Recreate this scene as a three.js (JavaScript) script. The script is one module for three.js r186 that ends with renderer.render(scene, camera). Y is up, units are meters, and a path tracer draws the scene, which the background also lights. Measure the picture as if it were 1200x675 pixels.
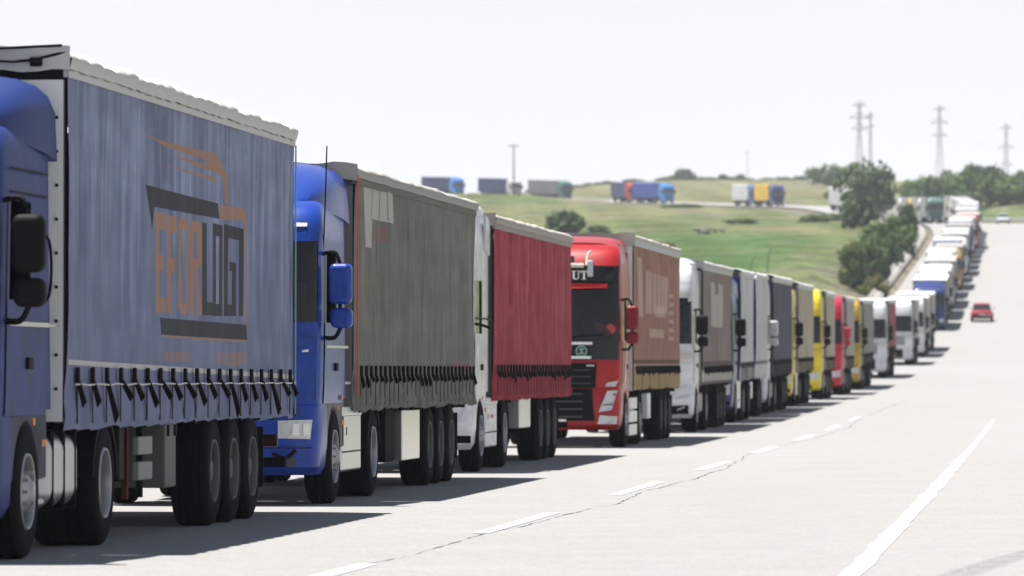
import * as THREE from 'three';
import { RoundedBoxGeometry } from 'three/addons/geometries/RoundedBoxGeometry.js';
import { mergeGeometries, toCreasedNormals } from 'three/addons/utils/BufferGeometryUtils.js';

// ---------------------------------------------------------------- camera, sky, sun, exposure
const scene = new THREE.Scene();
const FPX = 6670;                                   // focal length in pixels of a 1200 x 675 frame: a long lens
const CAM_Y = 1.3;
const camera = new THREE.PerspectiveCamera(2 * Math.atan(337.5 / FPX) * 180 / Math.PI, 1200 / 675, 1, 9000);
camera.position.set(0, CAM_Y, 0);
camera.lookAt(0, CAM_Y, -100);
camera.focus = 60;
camera.userData.fStop = 4.2;
camera.updateMatrixWorld();

const SUN_DIR = new THREE.Vector3(-0.25, 1, -0.17).normalize();      // high summer sun, a little behind and left of the trucks
{
  const w = 256, h = 128, d = new Float32Array(w * h * 4);
  for (let j = 0; j < h; j++) {
    const el = (j + 0.5) / h * 180 - 90, t = el > 0 ? (1 - Math.exp(-el / 17)) / (1 - Math.exp(-90 / 17)) : 0;
    for (let i = 0; i < w; i++) {
      const k = (j * w + i) * 4, hz = Math.sin(i * 0.7 + j * 1.1) * Math.sin(i * 0.29 - j * 0.43) * 0.008;      // thin uneven haze
      d[k] = 0.475 + (0.08 - 0.475) * t; d[k + 1] = 0.479 + (0.115 - 0.479) * t; d[k + 2] = 0.484 + (0.18 - 0.484) * t; d[k + 3] = 1; d[k] += hz; d[k + 1] += hz; d[k + 2] += hz;
    }
  }
  const sky = new THREE.DataTexture(d, w, h, THREE.RGBAFormat, THREE.FloatType);
  sky.mapping = THREE.EquirectangularReflectionMapping;
  sky.magFilter = sky.minFilter = THREE.LinearFilter; sky.needsUpdate = true;
  scene.background = sky; scene.environment = sky;
}
const sun = new THREE.DirectionalLight(new THREE.Color(1, 0.97, 0.925), 5);
sun.position.copy(SUN_DIR).multiplyScalar(400).add(new THREE.Vector3(20, 0, -200));
sun.target.position.set(20, 0, -200);
sun.castShadow = true; sun.shadow.radius = 1;
sun.shadow.mapSize.set(4096, 4096);
Object.assign(sun.shadow.camera, { left: -250, right: 250, top: 250, bottom: -250, near: 1, far: 900 });
scene.add(sun, sun.target);
const EXPOSURE = 2.2;
scene.fog = new THREE.FogExp2(new THREE.Color(0.90, 0.94, 1.0), 0.00012);

// ---------------------------------------------------------------- helpers
function rng(seed) { let a = seed >>> 0; return () => { a = (a + 0x6D2B79F5) | 0; let t = Math.imul(a ^ (a >>> 15), 1 | a); t = (t + Math.imul(t ^ (t >>> 7), 61 | t)) ^ t; return ((t ^ (t >>> 14)) >>> 0) / 4294967296; }; }
function hash2(x, y, s) { let h = Math.imul(x | 0, 374761393) + Math.imul(y | 0, 668265263) + Math.imul(s | 0, 974711); h = Math.imul(h ^ (h >>> 13), 1274126177); return ((h ^ (h >>> 16)) >>> 0) / 4294967296; }
function vnoise(x, y, s = 0, px = 0, py = 0) {        // value noise, periodic when px, py are given
  const xi = Math.floor(x), yi = Math.floor(y), fx = x - xi, fy = y - yi, m = (a, p) => p ? ((a % p) + p) % p : a;
  const u = fx * fx * (3 - 2 * fx), v = fy * fy * (3 - 2 * fy);
  const a = hash2(m(xi, px), m(yi, py), s), b = hash2(m(xi + 1, px), m(yi, py), s), c = hash2(m(xi, px), m(yi + 1, py), s), e = hash2(m(xi + 1, px), m(yi + 1, py), s);
  return a + (b - a) * u + (c - a) * v + (a - b - c + e) * u * v;
}
function fbm(x, y, s = 0, o = 4) { let f = 0, a = 0.5, k = 1; for (let i = 0; i < o; i++) { f += a * vnoise(x * k, y * k, s + i); a *= 0.5; k *= 2.03; } return f; }
const clamp = (v, a, b) => Math.max(a, Math.min(b, v)), lerp = (a, b, t) => a + (b - a) * t;
const sstep = (a, b, v) => { const t = clamp((v - a) / (b - a), 0, 1); return t * t * (3 - 2 * t); };
function pchip(pts) {                                 // monotone cubic through [x, y] points
  const n = pts.length, h = [], dl = [], m = new Array(n).fill(0);
  for (let i = 0; i < n - 1; i++) { h[i] = pts[i + 1][0] - pts[i][0]; dl[i] = (pts[i + 1][1] - pts[i][1]) / h[i]; }
  m[0] = dl[0]; m[n - 1] = dl[n - 2];
  for (let i = 1; i < n - 1; i++) if (dl[i - 1] * dl[i] > 0) { const a = 2 * h[i] + h[i - 1], b = h[i] + 2 * h[i - 1]; m[i] = (a + b) / (a / dl[i - 1] + b / dl[i]); }
  return x => {
    if (x <= pts[0][0]) return pts[0][1] + m[0] * (x - pts[0][0]);
    if (x >= pts[n - 1][0]) return pts[n - 1][1] + m[n - 1] * (x - pts[n - 1][0]);
    let i = 0; while (x > pts[i + 1][0]) i++;
    const t = (x - pts[i][0]) / h[i], t2 = t * t, t3 = t2 * t;
    return (2 * t3 - 3 * t2 + 1) * pts[i][1] + (t3 - 2 * t2 + t) * h[i] * m[i] + (3 * t2 - 2 * t3) * pts[i + 1][1] + (t3 - t2) * h[i] * m[i + 1];
  };
}
const taken = {};
function numbered(name) { const k = taken[name] = (taken[name] ?? -1) + 1; return k ? `${name}_${String(k).padStart(3, '0')}` : name; }
function tag(o, label, category, group, kind) { Object.assign(o.userData, { label }); if (category) o.userData.category = category; if (group) o.userData.group = group; if (kind) o.userData.kind = kind; return o; }
function mesh(name, geo, mat, parent = scene) {
  const m = new THREE.Mesh(geo, mat); m.name = parent === scene ? numbered(name) : name; m.castShadow = m.receiveShadow = true; parent.add(m); return m;
}
function group(name, parent = scene) { const g = new THREE.Group(); g.name = parent === scene ? numbered(name) : name; parent.add(g); return g; }
const cache = new Map();
function G(key, fn) { if (!cache.has(key)) cache.set(key, fn()); return cache.get(key); }
function clean(g) { g = g.index ? g.toNonIndexed() : g; for (const k of Object.keys(g.attributes)) if (!['position', 'normal', 'uv'].includes(k)) g.deleteAttribute(k); if (!g.attributes.uv) g.setAttribute('uv', new THREE.BufferAttribute(new Float32Array(g.attributes.position.count * 2), 2)); return g; }
const merge = list => mergeGeometries(list.map(clean));
const box = (w, h, d, x = 0, y = 0, z = 0) => new THREE.BoxGeometry(w, h, d).translate(x, y, z);
const rbox = (w, h, d, x = 0, y = 0, z = 0, r = 0.03, s = 2) => new RoundedBoxGeometry(w, h, d, s, Math.min(r, w / 2.01, h / 2.01, d / 2.01)).translate(x, y, z);
const cylX = (r, len, x, y, z, seg = 16, r2 = r) => new THREE.CylinderGeometry(r, r2, len, seg).rotateZ(Math.PI / 2).translate(x, y, z);
const cylY = (r, len, x, y, z, seg = 10, r2 = r) => new THREE.CylinderGeometry(r2, r, len, seg).translate(x, y, z);
const cylZ = (r, len, x, y, z, seg = 12) => new THREE.CylinderGeometry(r, r, len, seg).rotateX(Math.PI / 2).translate(x, y, z);
const tube = (pts, r, seg = 16, rs = 6) => new THREE.TubeGeometry(new THREE.CatmullRomCurve3(pts.map(p => new THREE.Vector3(...p))), seg, r, rs);
function bar(a, b, t) { const A = new THREE.Vector3(...a), B = new THREE.Vector3(...b), l = A.distanceTo(B); const g = new THREE.BoxGeometry(t, t, l); g.applyQuaternion(new THREE.Quaternion().setFromUnitVectors(new THREE.Vector3(0, 0, 1), B.clone().sub(A).normalize())); return g.translate((A.x + B.x) / 2, (A.y + B.y) / 2, (A.z + B.z) / 2); }
function triMesh(tris, uvs) { const g = new THREE.BufferGeometry(); g.setAttribute('position', new THREE.Float32BufferAttribute(tris, 3)); g.setAttribute('uv', new THREE.Float32BufferAttribute(uvs ?? new Array(tris.length / 3 * 2).fill(0), 2)); g.computeVertexNormals(); return g; }
function gridMesh(nu, nv, f, uvf, colf) {            // f(u, v) in 0..1 -> [x, y, z]
  const p = [], uv = [], c = [], idx = [];
  for (let j = 0; j <= nv; j++) for (let i = 0; i <= nu; i++) { const u = i / nu, v = j / nv, q = f(u, v, i, j); p.push(...q); uv.push(...(uvf ? uvf(u, v, q) : [u, v])); if (colf) c.push(...colf(u, v, q)); }
  for (let j = 0; j < nv; j++) for (let i = 0; i < nu; i++) { const a = j * (nu + 1) + i, b = a + 1, d = a + nu + 1, e = d + 1; idx.push(a, b, e, a, e, d); }
  const g = new THREE.BufferGeometry(); g.setAttribute('position', new THREE.Float32BufferAttribute(p, 3)); g.setAttribute('uv', new THREE.Float32BufferAttribute(uv, 2));
  if (colf) g.setAttribute('color', new THREE.Float32BufferAttribute(c, 3)); g.setIndex(idx); g.computeVertexNormals(); return g;
}
function extrudeX(pts, depth, x0, bevel = 0, holes = []) {   // outline in (z, y), extruded along x from x0
  const s = new THREE.Shape(pts.map(p => new THREE.Vector2(-p[0], p[1]))); for (const h of holes) s.holes.push(new THREE.Path(h.map(p => new THREE.Vector2(-p[0], p[1]))));
  const g = new THREE.ExtrudeGeometry(s, { depth: depth - 2 * bevel, bevelEnabled: bevel > 0, bevelSize: bevel, bevelThickness: bevel, bevelSegments: 2, curveSegments: 8 });
  return toCreasedNormals(g.translate(0, 0, bevel).rotateY(Math.PI / 2).translate(x0, 0, 0), 0.6);
}

// ---------------------------------------------------------------- lie of the land
const flankX = pchip([[-400, -45.3], [0, -7.78], [300, 20.36], [560, 44.75], [660, 54.0], [720, 58.9], [790, 62.7], [859, 64.6], [904, 64.4], [938, 63.0], [983, 59.7], [1017, 56.2], [1073, 48.6], [1113, 40.5], [1158, 25.2], [1198, 7.2], [1237, -12], [1330, -60], [1600, -210]]);
const prof = pchip([[-400, 7], [0, 0], [45, -0.8], [69, -1.16], [107.5, -1.68], [129, -1.95], [185, -2.46], [240, -3.0], [285, -3.16], [340, -3.24], [372, -3.14], [410, -2.7], [443, -1.9], [494, 0.3], [558, 2.75], [678, 6.9], [790, 10.1], [920, 11.9], [1020, 15.7], [1090, 17.1], [1160, 18.8], [1225, 21.0], [1450, 27.0], [1700, 32.9], [2000, 34], [2600, 32], [4200, 28]]);
// u: metres to the right of the line the trucks' driver sides make, seen in the direction away from the camera
function lane(Z, u) { const dx = (flankX(Z + 0.5) - flankX(Z - 0.5)), l = Math.hypot(dx, 1); const z = Z - u * dx / l; return [flankX(Z) + u / l, prof(z), -z]; }
function offRoad(x, Z) { const dx = flankX(Z + 0.5) - flankX(Z - 0.5); return (x - flankX(Z)) / Math.hypot(dx, 1); }
const ROAD_L = -5.6, ROAD_R = 10.6;
function terrainY(x, Z) {
  const u = offRoad(x, Z), out = Math.max(ROAD_L - u, u - ROAD_R, 0);
  let y = prof(Z) - 0.3 + 0.16 * sstep(0, 2, out);
  y += (fbm(x / 38 + 11, Z / 46, 3) - 0.47) * 2.2 * sstep(6, 45, out) * sstep(330, 520, Z);
  if (u < 0) y += 1.5 * sstep(2.2, 8, out) * sstep(400, 470, Z) * (1 - sstep(700, 830, Z)) - 0.8 * sstep(14, 40, out) * (1 - sstep(640, 760, Z));
  if (u > 0) y += 2.5 * sstep(3, 30, out) * sstep(500, 800, Z) * (1 - sstep(1050, 1220, Z));
  y -= 4.4 * (1 - sstep(-12, 42, x)) * sstep(1240, 1480, Z);
  y += 1.6 * Math.exp(-(((x + 8) / 22) ** 2) - (((Z - 1178) / 26) ** 2));
  return y;
}
function groundAt(xi, yi) {                             // where the sight line through a point of the photograph meets the land
  let best = 400, bd = 1e9; for (let Z = 395; Z < 1720; Z += 2) { const X = (xi - 600) / FPX * Z, y = 337 - FPX * (terrainY(X, Z) - CAM_Y) / Z, e = Math.abs(y - yi); if (e < bd) { bd = e; best = Z; } }
  return [(xi - 600) / FPX * best, terrainY((xi - 600) / FPX * best, best), -best, best];
}

// ---------------------------------------------------------------- textures and materials
function dataTex(n, fn, srgb = true, rep = 1) {
  const d = new Uint8Array(n * n * 4); for (let j = 0; j < n; j++) for (let i = 0; i < n; i++) { const c = fn(i / n, j / n, i, j), k = (j * n + i) * 4; d[k] = c[0] * 255; d[k + 1] = c[1] * 255; d[k + 2] = c[2] * 255; d[k + 3] = (c[3] ?? 1) * 255; }
  const t = new THREE.DataTexture(d, n, n); t.wrapS = t.wrapT = THREE.RepeatWrapping; t.magFilter = THREE.LinearFilter; t.minFilter = THREE.LinearMipmapLinearFilter; t.generateMipmaps = true; if (srgb) t.colorSpace = THREE.SRGBColorSpace; t.repeat.set(rep, rep); t.needsUpdate = true; return t;
}
const pnoise = (u, v, k, s) => vnoise(u * k, v * k, s, k, k);
const asphaltTex = dataTex(1024, (u, v, i, j) => {
  let g = 0.86 + 0.02 * (pnoise(u, v, 8, 1) - 0.5) + 0.035 * (pnoise(u, v, 48, 2) - 0.5) + 0.10 * (pnoise(u, v, 256, 3) - 0.5) + 0.13 * (hash2(i, j, 4) - 0.5);
  if (hash2(i, j, 9) > 0.985) g -= 0.16;
  return [g, g * 0.997, g * 0.993].map(x => clamp(x, 0, 1));
}, true, 1 / 5);
const asphaltBump = dataTex(512, (u, v, i, j) => { const g = 0.5 * pnoise(u, v, 256, 5) + 0.5 * hash2(i, j, 6); return [g, g, g]; }, false, 1 / 2);
const soilTex = dataTex(512, (u, v, i, j) => { const g = 0.72 + 0.25 * (pnoise(u, v, 6, 11) - 0.5) + 0.3 * (pnoise(u, v, 30, 12) - 0.5) + 0.25 * (pnoise(u, v, 120, 13) - 0.5), h = 0.06 * (pnoise(u, v, 14, 15) - 0.5); return [clamp(g + h, 0, 1), clamp(g, 0, 1), clamp(g - h, 0, 1)]; }, true, 1 / 24);
const std = (c, roughness = 0.8, o = {}) => new THREE.MeshPhysicalMaterial({ color: c, roughness, specularIntensity: o.metalness ? 1 : roughness > 0.5 ? 0.22 : 0.7, side: THREE.DoubleSide, ...o });   // dusty surfaces shine little
const lin = (r, g, b) => new THREE.Color().setRGB(r, g, b);
const M = {
  road: std(lin(0.375, 0.372, 0.37), 0.92, { map: asphaltTex, vertexColors: true, bumpMap: asphaltBump, bumpScale: 0.004 }),
  marking: std(lin(0.45, 0.45, 0.445), 0.7, { bumpMap: asphaltBump, bumpScale: 0.003 }),
  seam: std(lin(0.09, 0.09, 0.09), 0.9),
  rubber: std(lin(0.007, 0.007, 0.0075), 0.95),
  black: std(lin(0.005, 0.005, 0.0055), 0.65),
  blackGloss: std(lin(0.012, 0.012, 0.013), 0.2),
  chassis: std(lin(0.007, 0.007, 0.008), 0.85),
  darkGrey: std(lin(0.07, 0.07, 0.075), 0.6),
  steel: std(lin(0.42, 0.42, 0.42), 0.42, { metalness: 0.75 }),
  rim: std(lin(0.36, 0.36, 0.36), 0.45, { metalness: 0.5 }),
  rimDull: std(lin(0.12, 0.115, 0.11), 0.65, { metalness: 0.2 }),
  alloy: std(lin(0.62, 0.62, 0.63), 0.3, { metalness: 0.9 }),
  tank: std(lin(0.45, 0.45, 0.46), 0.38, { metalness: 0.85 }),
  amber: std(lin(0.75, 0.22, 0.03), 0.35), redLamp: std(lin(0.5, 0.02, 0.02), 0.3), redReflector: std(lin(0.55, 0.03, 0.02), 0.3),
  lamp: new THREE.MeshPhysicalMaterial({ color: lin(0.5, 0.51, 0.53), roughness: 0.3, metalness: 0.2, clearcoat: 0.6, clearcoatRoughness: 0.08, side: THREE.DoubleSide }),
  glass: new THREE.MeshPhysicalMaterial({ color: lin(0.3, 0.36, 0.36), roughness: 0.03, transmission: 1, thickness: 0, ior: 1.5, side: THREE.DoubleSide }),
  darkGlass: new THREE.MeshPhysicalMaterial({ color: lin(0.012, 0.015, 0.017), roughness: 0.06, clearcoat: 1, side: THREE.DoubleSide }),
  cabin: std(lin(0.02, 0.02, 0.021), 0.9), seat: std(lin(0.05, 0.05, 0.055), 0.95),
  greyBoard: std(lin(0.36, 0.36, 0.35), 0.75), whitePaint: std(lin(0.8, 0.8, 0.79), 0.5), cord: std(lin(0.65, 0.63, 0.58), 0.9), plate: std(lin(0.7, 0.7, 0.68), 0.5),
  concrete: std(lin(0.3, 0.28, 0.26), 0.95), rail: std(lin(0.4, 0.41, 0.42), 0.5, { metalness: 0.5 }), wood: std(lin(0.16, 0.12, 0.085), 0.9), pylon: std(lin(0.45, 0.46, 0.47), 0.6, { metalness: 0.4 }),
  bark: std(lin(0.07, 0.055, 0.04), 0.95), dirt: std(lin(0.34, 0.28, 0.22), 0.95), rubble: std(lin(0.13, 0.12, 0.105), 0.95)
};
const dustTex = dataTex(256, (u, v, i, j) => { const a = 0.9 + 0.12 * (pnoise(u, v, 5, 81) - 0.5) + 0.1 * (pnoise(u, v, 24, 82) - 0.5) + 0.05 * (hash2(i, j, 83) - 0.5), d = clamp((pnoise(u, v, 10, 85) - 0.62) * 1.2, 0, 0.25); return [clamp(a - d * 0.2, 0, 1), clamp(a - d * 0.3, 0, 1), clamp(a - d * 0.5, 0, 1)]; }, true, 1 / 1.7);
const paintCache = {};
function paint(c, rough = 0.38) { const k = c.join() + rough; return paintCache[k] ??= new THREE.MeshPhysicalMaterial({ color: lin(...c), roughness: rough, map: dustTex, specularIntensity: 0.45, clearcoat: rough > 0.5 ? 0 : 0.22, clearcoatRoughness: 0.12, side: THREE.DoubleSide }); }
const tarpCache = {};
function tarp(c, map, rough = 0.62) { const k = c.join() + (map ? map.uuid : ''); return tarpCache[k] ??= new THREE.MeshPhysicalMaterial({ color: lin(...c), roughness: rough + 0.12, specularIntensity: 0.3, side: THREE.DoubleSide, map: map ?? null }); }

// ---------------------------------------------------------------- ground, road, markings
{
  const xs = [], zs = [];
  for (let x = -1400; x < -140; x += 60) xs.push(x); for (let x = -140; x < 150; x += 2.2) xs.push(x); for (let x = 150; x <= 1500; x += 60) xs.push(x);
  for (let z = -300; z < 380; z += 20) zs.push(z); for (let z = 380; z < 1300; z += 4) zs.push(z); for (let z = 1300; z < 2000; z += 20) zs.push(z); for (let z = 2000; z <= 4200; z += 120) zs.push(z);
  const g = gridMesh(xs.length - 1, zs.length - 1, (u, v, i, j) => { const x = xs[i], Z = zs[j]; return [x, terrainY(x, Z), -Z]; }, (u, v, q) => [q[0], q[2]], (u, v, q) => {
    const x = q[0], Z = -q[2], un = offRoad(x, Z), out = Math.max(ROAD_L - un, un - ROAD_R, 0);
    const n = fbm(x / 17, Z / 30, 21), n2 = fbm(x / 5, Z / 8, 27), n3 = fbm(x / 60 + 5, Z / 80, 33);
    const crop = [0.085, 0.17, 0.04], grass = [0.15, 0.195, 0.065], dry = [0.28, 0.25, 0.12], stubble = [0.27, 0.255, 0.12], soil = [0.3, 0.25, 0.19];
    const mix = (a, b, t) => a.map((c, k) => lerp(c, b[k], clamp(t, 0, 1)));
    let c = mix(grass, dry, sstep(0.42, 0.62, n) * 0.75);
    const inCrop = sstep(11, 14, out) * (un < 0 ? 1 : 0) * (1 - sstep(655, 690, Z + (n3 - 0.5) * 120)) * sstep(-6, 2, x - 8 + (n - 0.5) * 14 + (600 - Z) * 0.02);
    c = mix(c, crop, inCrop * 0.92);
    c = mix(c, stubble, sstep(1240, 1290, Z + n3 * 40) * 0.85);
    c = mix(c, soil, (1 - sstep(2.5, 8, out + (n2 - 0.5) * 7)) * (un < 0 ? 0.9 : 0.25));
    c = mix(c, [0.2, 0.175, 0.14], sstep(0.5, 0.75, n2 + 0.55 * Math.exp(-(((x - 28) / 4.5) ** 2) - (((Z - 788) / 14) ** 2)) - 0.05));
    const k = 0.82 + 0.42 * (n2 - 0.28);
    return c.map(v => v * k);
  });
  const land = mesh('terrain', g, std(0xffffff, 1, { map: soilTex, vertexColors: true })); tag(land, 'rolling green and straw coloured fields either side of the road', null, null, 'structure');
}
const roadZ = []; for (let z = -60; z < 60; z += 4) roadZ.push(z); for (let z = 60; z < 1500; z += 5) roadZ.push(z);
function ribbon(z0, z1, u0, u1, lift, step = 5, wob) {
  const n = Math.max(2, Math.round((z1 - z0) / step));
  return gridMesh(1, n, (u, v) => { const Z = lerp(z0, z1, v), q = lane(Z, (u ? u1 : u0) + (wob ? wob(Z, u) : 0)); return [q[0], q[1] + lift, q[2]]; }, (u, v, q) => [q[0], q[2]]);
}
{
  const us = [ROAD_L, -4.6, -2.5, -1, 0.2, 1.4, 2.6, 3.4, 4.4, 5.4, 6.3, 7.4, 8.6, 9.8, ROAD_R];
  const g = gridMesh(us.length - 1, roadZ.length - 1, (u, v, i, j) => { const q = lane(roadZ[j], us[i]); return q; }, (u, v, q) => [q[0], q[2]], (u, v, q) => {
    const t = 0.94 + 0.06 * (fbm(q[0] / 1.6, q[2] / 14, 41) - 0.47) + 0.08 * (fbm(q[0] / 9, q[2] / 40, 47) - 0.47); return [t * 1.01, t, t * 0.985];
  });
  tag(mesh('road', g, M.road), 'pale sun-bleached asphalt road running down a dip and up the hill', null, null, 'structure');
  const dash = 7.6;
  for (let k = 0; k < 8; k++) { const z0 = 35 + 16 * k; const m = mesh('lane_dash', ribbon(z0, z0 + dash, 2.64, 2.8, 0.005, 2, (Z, u) => 0.012 * (vnoise(Z * 1.3, k, 51 + u) - 0.5)), M.marking); m.userData.kind = 'structure'; m.userData.label = 'white painted lane dash on the pale asphalt'; }
  tag(mesh('edge_line', ribbon(10, 150, 6.3, 6.46, 0.005, 1.5, (Z, u) => 0.05 * (vnoise(Z * 0.9, u * 7, 57) - 0.5) + (u ? -0.05 : 0.05) * sstep(70, 150, Z)), M.marking), 'solid white painted edge line on the pale asphalt', null, null, 'structure');
  const wob = Z => 0.32 * Math.sin(Z / 9.2) * vnoise(Z / 14, 0, 61) + 0.22 * (fbm(Z / 3, 3, 62) - 0.5);
  tag(mesh('road_seam', ribbon(30, 190, 2.94, 2.962, 0.004, 0.35, (Z, u) => wob(Z) + 0.035 * (vnoise(Z * 3, u * 9, 63) - 0.5) + (u ? -0.016 : 0.012) * vnoise(Z * 0.7, 5, 65)), M.seam), 'dark wandering crack beside the dashed lane line', null, null, 'structure');
  const skidTex = dataTex(256, (u, v, i, j) => { const a = clamp(0.13 + 0.4 * (pnoise(u, v, 16, 71) - 0.5) + 0.5 * (hash2(i, j, 72) - 0.5), 0, 1) * clamp(5 * Math.min(u, 1 - u), 0, 1); return [0.42, 0.42, 0.42, a]; });
  const sk = [[38, 6.75], [44, 7.25], [52, 8.2], [62, 9.6]], sx = pchip(sk);
  const g2 = gridMesh(3, 24, (u, v) => { const Z = lerp(38, 62, v), q = lane(Z, sx(Z) + u * 0.34); return [q[0], q[1] + 0.004, q[2]]; }, (u, v) => [u, v * 20]);
  tag(mesh('tyre_mark', g2, std(0xffffff, 0.9, { map: skidTex, transparent: true })), 'faint curved dark tyre mark on the asphalt', null, null, 'structure');
}

// ---------------------------------------------------------------- print and weather on the tarpaulins
function imgToCurtain(o) { return (xi, yi) => { const Z = FPX * (7.78 - (o.lat ?? 0)) / (1225.6 - xi), h = (337 + FPX * (CAM_Y - prof(Z)) / Z - yi) * Z / FPX; return [(Z - o.Z) / o.L, 1 - (h - o.y0) / (o.y1 - o.y0)]; }; }
function canvasTex(w, h, draw) { const c = document.createElement('canvas'); c.width = w; c.height = h; draw(c.getContext('2d'), w, h); const t = new THREE.CanvasTexture(c); t.colorSpace = THREE.SRGBColorSpace; t.wrapS = t.wrapT = THREE.ClampToEdgeWrapping; t.minFilter = THREE.LinearMipmapLinearFilter; return t; }
function weather(x, w, h, seed, o) {                    // run-off streaks, scuffs and blotches with outlines of their own
  const r = rng(seed);
  for (let k = 0; k < (o.streaks ?? 260); k++) { const sx = r() * w, sy = r() * h * (o.low ?? 0.5) - 20, sl = h * (0.1 + 0.6 * r() * r()), sw = 1 + r() * (o.wide ?? 7); x.fillStyle = r() < (o.pale ?? 0.6) ? `rgba(${o.light},${(0.03 + 0.1 * r()) * (o.a ?? 1.5)})` : `rgba(${o.dark},${(0.03 + 0.09 * r()) * (o.a ?? 1.5)})`; x.beginPath(); x.moveTo(sx, sy); x.lineTo(sx + sw, sy + 8 * r()); x.lineTo(sx + sw * 0.7, sy + sl); x.lineTo(sx + sw * 0.3, sy + sl * (0.8 + 0.2 * r())); x.fill(); }
  for (let k = 0; k < (o.blots ?? 60); k++) { const bx = r() * w, by = r() * h, br = 4 + 26 * r(); x.fillStyle = r() < 0.5 ? `rgba(${o.light},${0.02 + 0.05 * r()})` : `rgba(${o.dark},${0.02 + 0.05 * r()})`; x.beginPath(); for (let a = 0; a < 9; a++) { const q = br * (0.5 + r()), t = a / 9 * 6.283; x.lineTo(bx + Math.cos(t) * q * 0.5, by + Math.sin(t) * q * 1.6); } x.fill(); }
  for (let k = 0; k < (o.seams ?? 9); k++) { x.fillStyle = `rgba(${o.dark},0.10)`; x.fillRect((k + 0.6) * w / 9.3, 0, 2, h); x.fillStyle = `rgba(${o.light},${o.seamA ?? 0.08})`; x.fillRect((k + 0.6) * w / 9.3 + 3, 0, o.seamA ? 9 : 2, h); }
  const id = x.getImageData(0, 0, w, h), d = id.data;
  for (let j = 0; j < h; j++) for (let i = 0; i < w; i++) { const k = (j * w + i) * 4, f = (o.wash ?? 12) * (vnoise(i / 9, 1, seed + 4) * 1.4 - 0.3) * (1 - sstep(-0.1, 0.1, j / h - 0.12 - 0.62 * vnoise(i / 16, 2, seed + 6))) * w / 1024, n = f + (vnoise(i / 4, j / 60, seed) - 0.5) * 6 + (vnoise(i / 17, j / 160, seed + 1) - 0.5) * 16 + (vnoise(i / 70, j / 70, seed + 2) - 0.5) * 12 + (hash2(i, j, seed) - 0.5) * 9; for (let q = 0; q < 3; q++) d[k + q] = clamp(d[k + q] + n, 0, 255); }
  x.putImageData(id, 0, 0);
}
function poly(x, w, h, map, pts, fill) { x.fillStyle = fill; x.beginPath(); for (const p of pts) { const [u, v] = map(p[0], p[1]); x.lineTo(u * w, v * h); } x.closePath(); x.fill(); }
const T1 = { Z: 45.2, lat: 0, L: 13.75, y0: 0.98, y1: 3.84 }, T2 = { Z: 64.1, lat: 0, L: 13.6, y0: 1.0, y1: 3.62 }, T3 = { Z: 83.3, lat: -0.3, L: 13.6, y0: 1.0, y1: 3.6 }, T4 = { Z: 107.5, lat: 0, L: 13.6, y0: 1.05, y1: 3.84 }, T5 = { Z: 129, lat: 0, L: 12.2, y0: 1.05, y1: 3.7 };
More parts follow.
